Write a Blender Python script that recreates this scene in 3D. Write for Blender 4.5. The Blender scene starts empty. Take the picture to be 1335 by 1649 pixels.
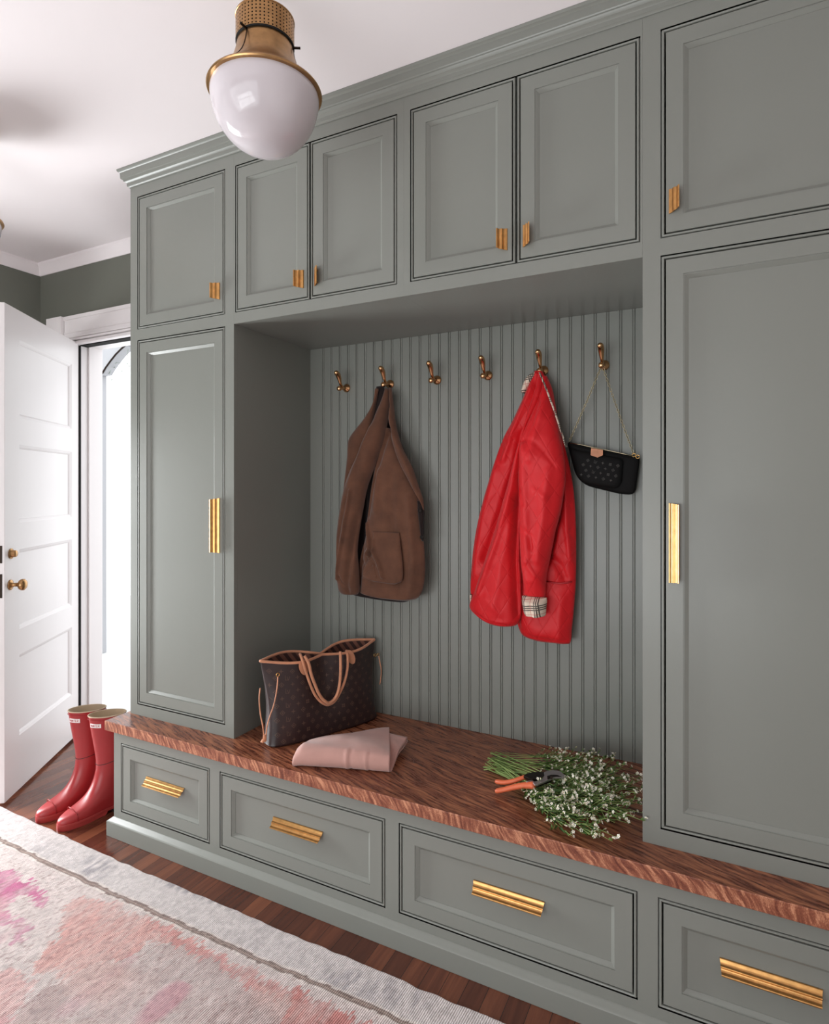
import bpy, bmesh, math, random
import numpy as np
from mathutils import Vector, Matrix
random.seed(7)
C = bpy.context.scene.collection
PI = math.pi

# ------------------------------------------------------------------ camera
CX, CY, CZ, YAW, FPX = 2.2693, -1.76, 1.4613, 0.4684, 964.57
U0, V0 = 667.5, 784.96
cd = bpy.data.cameras.new('camera'); cam = bpy.data.objects.new('camera', cd); C.objects.link(cam)
cam.location = (CX, CY, CZ); cam.rotation_euler = (PI/2, 0, YAW)
cd.sensor_fit = 'HORIZONTAL'; cd.sensor_width = 36.0
cd.lens = FPX*36/1335; cd.shift_y = -(824.5-V0)/1335
cd.clip_start = 0.05
bpy.context.scene.camera = cam

# ------------------------------------------------------------------ world, light, exposure
W = bpy.data.worlds.new('daylight'); bpy.context.scene.world = W; W.use_nodes = True
bg = W.node_tree.nodes['Background']
bg.inputs[0].default_value = (0.95, 0.98, 1.0, 1); bg.inputs[1].default_value = 2.1
vs = bpy.context.scene.view_settings
vs.view_transform = 'Standard'; vs.look = 'None'; vs.exposure = 0.16; vs.gamma = 1.0; vs.use_curve_mapping = False

def area(name, loc, target, sx, sy, power, col):
    l = bpy.data.lights.new(name, 'AREA'); l.shape = 'RECTANGLE'; l.size = sx; l.size_y = sy
    l.energy = power; l.color = col
    o = bpy.data.objects.new(name, l); C.objects.link(o); o.location = loc
    d = Vector(target)-Vector(loc); o.rotation_euler = d.to_track_quat('-Z', 'Y').to_euler()
    return o
# daylight through the window in the left wall, and an unseen upward fill added behind the camera
area('daylight_left_window', (-1.84, -0.60, 1.02), (1.0, -0.60, 0.72), 0.62, 1.6, 112, (0.95, 0.985, 1.0))
area('front_fill_light', (0.9, -4.30, 0.75), (1.2, -2.6, 2.75), 2.6, 1.5, 45, (0.95, 0.985, 1.0))

# ------------------------------------------------------------------ helpers
def lin(c):
    r = []
    for v in c[:3]:
        v = v/255.0
        r.append(v/12.92 if v <= 0.04045 else ((v+0.055)/1.055)**2.4)
    return (r[0], r[1], r[2], 1.0)
_c, _s = math.cos(YAW), math.sin(YAW)
def at(u, v, axis, val):
    """point of the photograph (u, v) on the world plane axis = val"""
    r = (u-U0)/FPX; up = (V0-v)/FPX
    d = (-_s+r*_c, _c+r*_s, up); o = (CX, CY, CZ); i = 'xyz'.index(axis)
    t = (val-o[i])/d[i]
    return Vector((o[0]+t*d[0], o[1]+t*d[1], o[2]+t*d[2]))
def at_plane(u, v, p0, n):
    r = (u-U0)/FPX; up = (V0-v)/FPX
    d = Vector((-_s+r*_c, _c+r*_s, up)); o = Vector((CX, CY, CZ)); n = Vector(n)
    t = (Vector(p0)-o).dot(n)/d.dot(n)
    return o+t*d

class MB:
    def __init__(s): s.v = []; s.f = []; s.m = []
    def add(s, vs_, fs, mi=0):
        b = len(s.v); s.v += [tuple(p) for p in vs_]
        for f in fs: s.f.append(tuple(b+i for i in f)); s.m.append(mi)
        return s
    def box(s, x0, x1, y0, y1, z0, z1, mi=0):
        v = [(x, y, z) for z in (z0, z1) for y in (y0, y1) for x in (x0, x1)]
        return s.add(v, [(0, 2, 3, 1), (4, 5, 7, 6), (0, 1, 5, 4), (2, 6, 7, 3), (0, 4, 6, 2), (1, 3, 7, 5)], mi)
    def loft(s, rings, closed=True, cap0=True, cap1=True, mi=0):
        n = len(rings[0]); b = []
        for r in rings: b += list(r)
        fs = []
        for k in range(len(rings)-1):
            for i in range(n if closed else n-1):
                j = (i+1) % n
                fs.append((k*n+i, k*n+j, (k+1)*n+j, (k+1)*n+i))
        if cap0 and closed: fs.append(tuple(range(n-1, -1, -1)))
        if cap1 and closed: fs.append(tuple((len(rings)-1)*n+i for i in range(n)))
        return s.add(b, fs, mi)
    def tube(s, path, rad, n=10, mi=0, flat=None, up=None):
        """tube along a path; rad number or list; flat = (a, b) ellipse factors"""
        P = [Vector(p) for p in path]; m = len(P)
        R = rad if isinstance(rad, (list, tuple)) else [rad]*m
        rings = []; ref = Vector(up) if up else None
        for i in range(m):
            t = (P[min(i+1, m-1)]-P[max(i-1, 0)])
            if t.length < 1e-9: t = Vector((0, 0, 1))
            t.normalize()
            if ref is None:
                ref = Vector((0, 0, 1)) if abs(t.z) < 0.9 else Vector((1, 0, 0))
            a = t.cross(ref)
            if a.length < 1e-6: a = t.orthogonal()
            a.normalize(); b = a.cross(t).normalized()
            if not up: ref = b
            fa, fb = flat if flat else (1, 1)
            rings.append([P[i]+a*math.cos(2*PI*k/n)*R[i]*fa+b*math.sin(2*PI*k/n)*R[i]*fb for k in range(n)])
        return s.loft(rings, mi=mi)
    def lathe(s, prof, n=32, c=(0, 0, 0), M=None, mi=0, cap0=False, cap1=False):
        """prof: list of (r, z) turned about z"""
        rings = [[(c[0]+r*math.cos(2*PI*k/n), c[1]+r*math.sin(2*PI*k/n), c[2]+z) for k in range(n)] for r, z in prof]
        if M is not None: rings = [[tuple(M @ Vector(p)) for p in r] for r in rings]
        return s.loft(rings, cap0=cap0, cap1=cap1, mi=mi)
    def ringsweep(s, x0, x1, z0, z1, prof, mi=0):
        """rectangular mitred moulding in the x-z plane; prof = (inset, y)"""
        rings = [[(x0+i, y, z0+i), (x1-i, y, z0+i), (x1-i, y, z1-i), (x0+i, y, z1-i)] for i, y in prof]
        return s.loft(rings, cap0=False, cap1=False, mi=mi)
    def xform(s, M):
        s.v = [tuple(M @ Vector(p)) for p in s.v]; return s
    def build(s, name, mats, parent=None, smooth=False, auto=None, bevel=0, sub=0, recalc=True):
        me = bpy.data.meshes.new(name); me.from_pydata(s.v, [], s.f)
        for m in (mats if isinstance(mats, (list, tuple)) else [mats]): me.materials.append(m)
        for p, mi in zip(me.polygons, s.m): p.material_index = mi
        if recalc:
            bm = bmesh.new(); bm.from_mesh(me); bmesh.ops.recalc_face_normals(bm, faces=bm.faces); bm.to_mesh(me); bm.free()
        if smooth or auto:
            for p in me.polygons: p.use_smooth = True
        if auto:
            bm = bmesh.new(); bm.from_mesh(me)
            for e in bm.edges:
                if len(e.link_faces) == 2 and e.calc_face_angle(0) > math.radians(auto): e.smooth = False
            bm.to_mesh(me); bm.free()
        me.update()
        o = bpy.data.objects.new(name, me); C.objects.link(o)
        if parent: o.parent = parent
        if bevel:
            b = o.modifiers.new('bevel', 'BEVEL'); b.width = bevel; b.segments = 2; b.limit_method = 'ANGLE'; b.angle_limit = math.radians(40)
        if sub:
            b = o.modifiers.new('sub', 'SUBSURF'); b.levels = sub; b.render_levels = sub
        return o
def tag(o, label=None, cat=None, group=None, kind=None):
    if label: o['label'] = label
    if cat: o['category'] = cat
    if group: o['group'] = group
    if kind: o['kind'] = kind
    return o
def thing(name, label, cat, loc=(0, 0, 0), group=None):
    o = bpy.data.objects.new(name, None); C.objects.link(o); o.location = loc; o.empty_display_size = 0.05
    return tag(o, label, cat, group)
def catmull(P, n):
    """resample a polyline of equal-length tuples smoothly to n samples"""
    P = np.array(P, float); m = len(P)
    d = np.r_[0, np.cumsum(np.linalg.norm(np.diff(P[:, :3], axis=0), axis=1)+1e-9)]
    t = np.linspace(0, d[-1], n); out = []
    for x in t:
        i = min(max(np.searchsorted(d, x, side='right')-1, 0), m-2)
        u = (x-d[i])/(d[i+1]-d[i]); p0 = P[max(i-1, 0)]; p1 = P[i]; p2 = P[i+1]; p3 = P[min(i+2, m-1)]
        l = d[i+1]-d[i]
        m1 = (p2-p0)/max(d[i+1]-d[max(i-1, 0)], 1e-9)*l; m2 = (p3-p1)/max(d[min(i+2, m-1)]-d[i], 1e-9)*l
        out.append((2*u**3-3*u**2+1)*p1+(u**3-2*u**2+u)*m1+(-2*u**3+3*u**2)*p2+(u**3-u**2)*m2)
    return [tuple(o) for o in out]

# ------------------------------------------------------------------ materials
class Mat:
    def __init__(s, name, col=(128, 128, 128), rough=0.5, metal=0.0, spec=0.5, coat=0, sheen=0):
        s.m = bpy.data.materials.new(name); s.m.use_nodes = True; s.t = s.m.node_tree; s.n = s.t.nodes
        s.b = s.n['Principled BSDF']; s.b.inputs['Base Color'].default_value = lin(col)
        s.b.inputs['Roughness'].default_value = rough; s.b.inputs['Metallic'].default_value = metal
        s.b.inputs['Specular IOR Level'].default_value = spec
        if coat: s.b.inputs['Coat Weight'].default_value = coat; s.b.inputs['Coat Roughness'].default_value = 0.12
        if sheen: s.b.inputs['Sheen Weight'].default_value = sheen
        s.tc = s.n.new('ShaderNodeTexCoord')
    def new(s, t, **k):
        n = s.n.new('ShaderNode'+t)
        for a, b in k.items():
            if hasattr(n, a): setattr(n, a, b)
        return n
    def link(s, a, b): s.t.links.new(a, b)
    def mapping(s, scale=(1, 1, 1), rot=(0, 0, 0), coord='Object'):
        m = s.new('Mapping'); m.inputs['Scale'].default_value = scale; m.inputs['Rotation'].default_value = rot
        s.link(s.tc.outputs[coord], m.inputs[0]); return m.outputs[0]
    def noise(s, scale, detail=4, vec=None, rough=0.5, dist=0):
        n = s.new('TexNoise'); n.inputs['Scale'].default_value = scale; n.inputs['Detail'].default_value = detail
        n.inputs['Roughness'].default_value = rough; n.inputs['Distortion'].default_value = dist
        s.link(vec if vec is not None else s.tc.outputs['Object'], n.inputs['Vector']); return n.outputs['Fac']
    def ramp(s, fac, stops, interp='LINEAR'):
        r = s.new('ValToRGB'); e = r.color_ramp.elements; r.color_ramp.interpolation = interp
        while len(e) < len(stops): e.new(0.5)
        for i, (p, c) in enumerate(stops): e[i].position = p; e[i].color = lin(c) if max(c[:3]) > 1.01 else (*c[:3], 1)
        s.link(fac, r.inputs[0]); return r.outputs[0]
    def mix(s, a, b, fac, mode='MIX'):
        m = s.new('Mix'); m.data_type = 'RGBA'; m.blend_type = mode
        for sock, val in ((m.inputs['Factor'], fac), (m.inputs[6], a), (m.inputs[7], b)):
            if hasattr(val, 'is_linked'): s.link(val, sock)
            elif isinstance(val, (int, float)): sock.default_value = val
            else: sock.default_value = lin(val)
        return m.outputs[2]
    def math(s, op, a, b=None):
        m = s.new('Math'); m.operation = op
        for i, val in enumerate((a, b)):
            if val is None: continue
            if hasattr(val, 'is_linked'): s.link(val, m.inputs[i])
            else: m.inputs[i].default_value = val
        return m.outputs[0]
    def color(s, sock): s.link(sock, s.b.inputs['Base Color']); return s
    def rough(s, sock): s.link(sock, s.b.inputs['Roughness']); return s
    def bump(s, h, dist=0.001, strength=1.0):
        b = s.new('Bump'); b.inputs['Strength'].default_value = strength; b.inputs['Distance'].default_value = dist
        s.link(h, b.inputs['Height']); s.link(b.outputs[0], s.b.inputs['Normal']); return s

def mk_paint(name, col, rough=0.42, bump=0.0004):
    m = Mat(name, col, rough, spec=0.4)
    n = m.noise(60, 3, m.mapping((1, 1, 0.35)))
    c = m.mix(col, tuple(min(255, x*1.03) for x in col), m.noise(2.2, 3))
    m.color(c); m.bump(n, bump, 0.35); return m.m
M_green = mk_paint('sage_green_paint', (124, 126, 120), 0.30)
M_wallp = mk_paint('wall_paint', (104, 106, 97), 0.6)
M_white = mk_paint('white_gloss_paint', (230, 225, 225), 0.3)
M_ceil = mk_paint('ceiling_paint', (228, 221, 222), 0.9)
M_wallw = mk_paint('pale_room_paint', (214, 206, 202), 0.8)
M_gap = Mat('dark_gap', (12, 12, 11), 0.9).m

def mk_metal(name, col, rough, var=0.12, bump=0.0):
    m = Mat(name, col, rough, 1.0)
    n = m.noise(55, 5)
    m.color(m.mix(tuple(x*(1-var) for x in col), tuple(min(255, x*(1+var)) for x in col), n))
    if bump: m.bump(m.noise(120, 4), bump, 0.5)
    return m.m
M_brass = mk_metal('aged_brass', (204, 154, 96), 0.30, 0.2, 0.0003)
M_lamp = mk_metal('lamp_brass', (172, 134, 92), 0.34, 0.16)
M_bronze = mk_metal('polished_bronze', (212, 166, 122), 0.2, 0.1)
M_gold = mk_metal('gold_metal', (214, 170, 104), 0.22, 0.1)
M_chain = mk_metal('chain_metal', (176, 164, 136), 0.28, 0.1)
M_steel = mk_metal('blade_steel', (186, 182, 186), 0.34, 0.1)
M_darkmetal = mk_metal('dark_metal', (46, 38, 34), 0.4)

# oak worktop: reddish stain with rippling ray figure
def mk_oak(name, rot=0.0, pitch=1.0, dark=(84, 44, 32), lo=(122, 70, 50), hi=(172, 112, 80), warp=0.05):
    """stained oak: warped rippling ray figure over fine pores"""
    m = Mat(name, (110, 62, 44), 0.3, spec=0.5)
    base = m.mapping((1, 1, 1), (0, 0, rot))
    def fbm(scale, sc, r=0.0):
        n = m.new('TexNoise'); n.inputs['Scale'].default_value = scale; n.inputs['Detail'].default_value = 3
        m.link(m.mapping(sc, (0, 0, rot+r)), n.inputs['Vector']); return n
    big = fbm(3.2, (0.55, 1.3, 1))
    off = m.new('VectorMath'); off.operation = 'MULTIPLY_ADD'
    m.link(big.outputs['Color'], off.inputs[0]); off.inputs[1].default_value = (warp*3.5, warp*3.5, 0); m.link(base, off.inputs[2])
    mid = m.new('TexNoise'); mid.inputs['Scale'].default_value = 24; mid.inputs['Detail'].default_value = 2; m.link(off.outputs[0], mid.inputs['Vector'])
    off2 = m.new('VectorMath'); off2.operation = 'MULTIPLY_ADD'; m.link(mid.outputs['Color'], off2.inputs[0]); off2.inputs[1].default_value = (0.007, 0.007, 0); m.link(off.outputs[0], off2.inputs[2])
    def stretched(k, sc, detail, rough=0.6):
        mp = m.new('Mapping'); mp.inputs['Scale'].default_value = sc; m.link(off2.outputs[0], mp.inputs[0])
        n = m.new('TexNoise'); n.inputs['Scale'].default_value = k; n.inputs['Detail'].default_value = detail; n.inputs['Roughness'].default_value = rough
        m.link(mp.outputs[0], n.inputs['Vector']); return n.outputs['Fac']
    ray = stretched(118*pitch, (0.085, 1.0, 0.4), 1.5, 0.45)
    pore = stretched(420*pitch, (0.10, 1.0, 1.0), 2, 0.6)
    f = m.math('ADD', m.math('MULTIPLY', ray, 0.66), m.math('MULTIPLY', pore, 0.34))
    c = m.ramp(f, [(0.36, dark), (0.48, lo), (0.60, hi)])
    tone = m.noise(1.7, 3, base)
    c = m.mix(c, (66, 32, 24), m.math('MULTIPLY', m.ramp(tone, [(0.40, (0, 0, 0)), (0.75, (1, 1, 1))]), 0.3))
    m.color(c); m.bump(f, 0.0012, 0.5)
    m.rough(m.ramp(f, [(0.35, (0.24, 0.24, 0.24)), (0.65, (0.38, 0.38, 0.38))])); return m.m
M_oak = mk_oak('oiled_oak_top', 0.32, warp=0.028)
def mk_oakedge():
    """front edge: ray flecks standing across the edge"""
    m = Mat('oiled_oak_edge', (130, 76, 54), 0.42, spec=0.4)
    n0 = m.new('TexNoise'); n0.inputs['Scale'].default_value = 5; n0.inputs['Detail'].default_value = 3; m.link(m.tc.outputs['Object'], n0.inputs['Vector'])
    off = m.new('VectorMath'); off.operation = 'MULTIPLY_ADD'; m.link(n0.outputs['Color'], off.inputs[0]); off.inputs[1].default_value = (0.12, 0, 0.02); m.link(m.mapping((1, 1, 1), (0, 0.5, 0)), off.inputs[2])
    def st(k, sc):
        mp = m.new('Mapping'); mp.inputs['Scale'].default_value = sc; m.link(off.outputs[0], mp.inputs[0])
        n = m.new('TexNoise'); n.inputs['Scale'].default_value = k; n.inputs['Detail'].default_value = 3; m.link(mp.outputs[0], n.inputs['Vector']); return n.outputs['Fac']
    f = m.math('ADD', m.math('MULTIPLY', st(95, (1, 0.3, 0.16)), 0.7), m.math('MULTIPLY', st(520, (1, 1, 0.5)), 0.3))
    m.color(m.ramp(f, [(0.36, (98, 48, 36)), (0.50, (142, 84, 62)), (0.62, (200, 140, 108))])); m.bump(f, 0.001, 0.5); return m.m
M_oakedge = mk_oakedge()

# oak strip floor, boards running away from the cabinets
def mk_floor():
    m = Mat('stained_oak_floor', (96, 54, 38), 0.24, spec=0.5, coat=0.3)
    v = m.mapping((1, 1, 1), (0, 0, PI/2))
    b = m.new('TexBrick'); b.offset = 0.37; b.offset_frequency = 3; b.squash = 1
    b.inputs['Color1'].default_value = (0.15, 0.15, 0.15, 1); b.inputs['Color2'].default_value = (0.9, 0.9, 0.9, 1)
    b.inputs['Mortar'].default_value = (0, 0, 0, 1); b.inputs['Scale'].default_value = 1
    b.inputs['Mortar Size'].default_value = 0.0009; b.inputs['Mortar Smooth'].default_value = 0.3
    b.inputs['Brick Width'].default_value = 0.55; b.inputs['Row Height'].default_value = 0.062
    m.link(v, b.inputs['Vector'])
    g = m.noise(38, 6, m.mapping((1, 0.07, 1)), 0.65, 0.8)
    tone = m.math('ADD', m.math('MULTIPLY', b.outputs['Color'], 0.45), m.math('MULTIPLY', g, 0.6))
    c = m.ramp(tone, [(0.2, (58, 28, 20)), (0.5, (92, 50, 35)), (0.8, (128, 76, 52))])
    c = m.mix(c, (24, 12, 9), b.outputs['Fac'])
    m.color(c); m.bump(m.math('SUBTRACT', m.math('MULTIPLY', g, 0.35), b.outputs['Fac']), 0.0012, 0.5)
    return m.m
M_floor = mk_floor()

# ------------------------------------------------------------------ room shell
BW = 0.50; LX = -1.466; RX = 3.45; FY = -3.30; CH = 2.83
DX0, DX1, DH = -1.10, -0.325, 2.315                      # doorway
def struct(o): o['kind'] = 'structure'; return o
b = MB().box(LX-0.2, RX+0.2, FY-0.2, 0.66, -0.12, 0.0); struct(b.build('floor', M_floor))
b = MB().box(LX-0.2, RX+0.2, FY-0.2, 0.66, CH, CH+0.15); struct(b.build('ceiling', M_ceil))
b = MB().box(LX-0.15, DX0-0.02, BW, 0.65, 0, CH).box(DX0-0.02, DX1+0.02, BW, 0.65, DH+0.02, CH).box(DX1+0.02, RX+0.15, BW, 0.65, 0, CH)
struct(b.build('wall_back', M_wallp))
WY0, WY1, WZ0, WZ1 = -0.98, -0.24, 0.12, 1.92            # left window
b = MB().box(LX-0.15, LX, FY, WY0, 0, CH).box(LX-0.15, LX, WY1, BW, 0, CH).box(LX-0.15, LX, WY0, WY1, 0, WZ0).box(LX-0.15, LX, WY0, WY1, WZ1, CH)
struct(b.build('wall_left', M_wallp))
FX0, FX1, FZ0, FZ1 = -0.90, 2.60, 0.12, 2.45             # unseen opening behind the camera, added to admit the fill light
b = MB().box(LX-0.15, FX0, FY-0.15, FY, 0, CH).box(FX1, RX+0.15, FY-0.15, FY, 0, CH).box(FX0, FX1, FY-0.15, FY, 0, FZ0).box(FX0, FX1, FY-0.15, FY, FZ1, CH)
struct(b.build('wall_front', M_wallw))
struct(MB().box(RX, RX+0.15, FY, BW, 0, CH).build('wall_right', M_wallw))
# window frames (out of the picture, they shape the light)
def window(name, axis, p, a0, a1, z0, z1, nv, nh):
    b = MB(); t = 0.05
    def bar(u0, u1, w0, w1):
        if axis == 'x': b.box(p-0.10, p-0.055, u0, u1, w0, w1)
        else: b.box(u0, u1, p-0.10, p-0.055, w0, w1)
    bar(a0, a0+t, z0, z1); bar(a1-t, a1, z0, z1); bar(a0, a1, z0, z0+t); bar(a0, a1, z1-t, z1)
    for i in range(1, nv): x = a0+(a1-a0)*i/nv; bar(x-0.014, x+0.014, z0, z1)
    for i in range(1, nh): z = z0+(z1-z0)*i/nh; bar(a0, a1, z-0.014, z+0.014)
    return struct(b.build(name, M_white))
window('window_1', 'x', LX, WY0, WY1, WZ0, WZ1, 2, 2)
window('fill_window_2', 'y', FY, FX0, FX1, FZ0, FZ1, 3, 2)  # unseen window frame, added for the fill behind the camera

def run(name, prof, P0, P1, out, mat, ext0=None, ext1=None):
    """moulding: prof = (projection, z); from P0 to P1 along the wall, out = outward normal; mitre extensions"""
    P0 = Vector(P0); P1 = Vector(P1); out = Vector(out); d = (P1-P0).normalized()
    r0 = [P0+out*p+Vector((0, 0, z))+d*((ext0 or 0)*p) for p, z in prof]
    r1 = [P1+out*p+Vector((0, 0, z))+d*((ext1 or 0)*p) for p, z in prof]
    return MB().loft([r0, r1])
CR = [(0, 2.764), (0.006, 2.764), (0.009, 2.769), (0.011, 2.776), (0.020, 2.795), (0.034, 2.812), (0.040, 2.818), (0.041, 2.830), (0, 2.830)]
m1 = run('c', CR, (LX, BW, 0), (0.05, BW, 0), (0, -1, 0), None, 1, 0)
m2 = run('c', CR, (LX, FY, 0), (LX, BW, 0), (1, 0, 0), None, 0, -1)
struct(m1.build('trim_1', M_ceil, auto=30)); struct(m2.build('trim_2', M_ceil, auto=30))
struct(MB().box(LX, DX0-0.12, BW-0.018, BW, 0, 0.15).build('baseboard_back', M_white, bevel=0.003))
struct(MB().box(LX, LX+0.018, FY, BW-0.018, 0, 0.15).build('baseboard_left', M_white, bevel=0.003))
# door casing and jambs
b = MB()
b.box(DX0-0.10, DX0-0.005, BW-0.022, BW, 0, 2.300)                       # left casing
b.box(DX0-0.10, 0.0, BW-0.020, BW, 2.300, 2.474)                         # header board
for z0, z1, p in ((2.300, 2.316, 0.034), (2.322, 2.334, 0.040), (2.340, 2.352, 0.032), (2.372, 2.377, 0.026), (2.452, 2.474, 0.027)):
    b.box(DX0-0.10, 0.0, BW-p, BW-0.018, z0, z1)
b.box(DX0-0.245, DX0-0.105, BW-0.040, BW, 2.300, 2.4765)                 # corner block
struct(b.build('trim_3', M_white, bevel=0.002))
b = MB().box(DX0-0.02, DX0, BW, 0.65, 0, DH+0.02).box(DX1, DX1+0.02, BW, 0.65, 0, DH+0.02).box(DX0, DX1, BW, 0.65, DH, DH+0.02)
b.box(DX0, DX0+0.012, BW+0.060, 0.648, 0, DH).box(DX0+0.012, DX1, BW+0.060, 0.648, DH-0.012, DH)
struct(b.build('trim_4', M_white, bevel=0.002))
struct(MB().box(DX0, DX1, BW+0.002, 0.66, 0.0, 0.012).build('trim_5', M_oak, bevel=0.002))
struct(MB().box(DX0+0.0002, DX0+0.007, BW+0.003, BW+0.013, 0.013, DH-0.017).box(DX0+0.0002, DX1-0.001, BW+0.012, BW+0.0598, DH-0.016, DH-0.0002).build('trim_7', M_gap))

# ------------------------------------------------------------------ panelled slabs
PANEL_PROF = [(0.0, 0.0), (0.0, 0.0024), (0.0028, 0.0026), (0.0122, 0.0102), (0.0124, 0.0112), (0.0146, 0.0114), (0.0147, 0.0114)]
def slab(w, h, t, openings, prof=PANEL_PROF, ch=0.0012):
    """front at y=0 facing -y, origin at the lower left corner; openings = (x0, x1, z0, z1) in order of z"""
    b = MB()
    ox0, ox1 = openings[0][0], openings[0][1]
    zs = [0]+[z for o in openings for z in (o[2], o[3])]+[h]
    def q(x0, x1, z0, z1, y=0): b.add([(x0, y, z0), (x1, y, z0), (x1, y, z1), (x0, y, z1)], [(0, 1, 2, 3)])
    q(ch, ox0, ch, h-ch); q(ox1, w-ch, ch, h-ch)
    for i in range(0, len(zs), 2): q(ox0, ox1, max(zs[i], ch), min(zs[i+1], h-ch))
    b.ringsweep(0, w, 0, h, [(ch, 0), (0.0003, ch*0.4), (0, ch), (0, t)])
    q(0, w, 0, h, t)
    for o in openings:
        b.ringsweep(o[0], o[1], o[2], o[3], prof)
        i, y = prof[-1]; q(o[0]+i, o[1]-i, o[2]+i, o[3]-i, y)
    return b
BEAD = [(0.0, 0.0), (0.0, 0.009), (0.0032, 0.009), (0.0034, 0.0012), (0.0048, -0.0006), (0.0068, -0.0010), (0.0086, -0.0002), (0.0096, 0.0022), (0.0098, 0.030)]
def face_frame(x0, x1, z0, z1, y, holes, t=0.02):
    """holes = (hx0, hx1, hz0, hz1); frame filled by boxes on the grid of the holes, with beaded openings"""
    b = MB()
    xs = sorted({x0, x1}|{h[0] for h in holes}|{h[1] for h in holes}); zs = sorted({z0, z1}|{h[2] for h in holes}|{h[3] for h in holes})
    V = {}
    def vid(x, z, back):
        k = (round(x, 5), round(z, 5), back)
        if k not in V: V[k] = len(b.v); b.v.append((x, y+(t if back else 0), z))
        return V[k]
    def f(*ids): b.f.append(tuple(ids)); b.m.append(0)
    inside = lambda x, z: not (x0 < x < x1 and z0 < z < z1) or any(h[0] < x < h[1] and h[2] < z < h[3] for h in holes)
    for i in range(len(xs)-1):
        for k in range(len(zs)-1):
            xa, xb, za, zb = xs[i], xs[i+1], zs[k], zs[k+1]; xm, zm = (xa+xb)/2, (za+zb)/2
            if inside(xm, zm): continue
            f(vid(xa, za, 0), vid(xb, za, 0), vid(xb, zb, 0), vid(xa, zb, 0))
            f(vid(xa, zb, 1), vid(xb, zb, 1), vid(xb, za, 1), vid(xa, za, 1))
            e = 1e-3
            if inside(xa-e, zm): f(vid(xa, za, 0), vid(xa, zb, 0), vid(xa, zb, 1), vid(xa, za, 1))
            if inside(xb+e, zm): f(vid(xb, zb, 0), vid(xb, za, 0), vid(xb, za, 1), vid(xb, zb, 1))
            if inside(xm, za-e): f(vid(xb, za, 0), vid(xa, za, 0), vid(xa, za, 1), vid(xb, za, 1))
            if inside(xm, zb+e): f(vid(xa, zb, 0), vid(xb, zb, 0), vid(xb, zb, 1), vid(xa, zb, 1))
    for h in holes: b.ringsweep(h[0], h[1], h[2], h[3], [(i, y+p) for i, p in BEAD])
    return b
GAP = 0.0134; STILE = 0.0435
def cab_door(hole, y, parent, name='cabinet_door'):
    x0, x1, z0, z1 = hole; w = x1-x0-2*GAP; h = z1-z0-2*GAP
    b = slab(w, h, 0.018, [(STILE, w-STILE, STILE, h-STILE)])
    b.xform(Matrix.Translation((x0+GAP, y, z0+GAP)))
    return b.build(name, M_green, parent, auto=14)

# brass finger pull: reeded cove profile, one long edge on the door, the other standing forward
PULL = [(0.0, 0.000), (0.0005, 0.0035), (0.0025, 0.0050), (0.0065, 0.0060), (0.0095, 0.0085), (0.0112, 0.0120), (0.0120, 0.0150),
        (0.0135, 0.0160), (0.0150, 0.0155), (0.0175, 0.0160), (0.0205, 0.0185), (0.0225, 0.0225), (0.0235, 0.0270), (0.0255, 0.0285), (0.0275, 0.0280)]
def pull(L, origin, along, across, out, parent, scale=1.0, inset=0.0045):
    """origin = middle of the long edge on the face"""
    o = Vector(origin); al = Vector(along); ac = Vector(across); ou = Vector(out)
    n = len(PULL); front = [(a*scale, d*scale) for a, d in PULL]
    nor = []
    for i in range(n):
        a = (front[min(i+1, n-1)][0]-front[max(i-1, 0)][0], front[min(i+1, n-1)][1]-front[max(i-1, 0)][1]); l = math.hypot(*a)
        nor.append((a[1]/l, -a[0]/l))
    th = 0.0022
    back = [(front[i][0]+nor[i][0]*th, max(front[i][1]+nor[i][1]*th, 0.0)) for i in range(n)]
    prof = front+back[::-1]
    b = MB(); wmax = PULL[-1][0]*scale
    rings = []
    for sgn in (-1, 1):
        r = []
        for a, d in prof:
            half = L/2-inset*scale*(a/wmax)
            r.append(o+al*(sgn*half)+ac*a+ou*d)
        rings.append(r)
    b.loft(rings)
    # mounting posts
    for k in (-1, 1):
        c = o+al*(k*L*0.32)+ac*(0.010*scale)
        b.tube([c, c+ou*(0.006*scale)], 0.0035, 8)
    return b.build('handle', M_brass, parent, auto=35)

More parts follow.
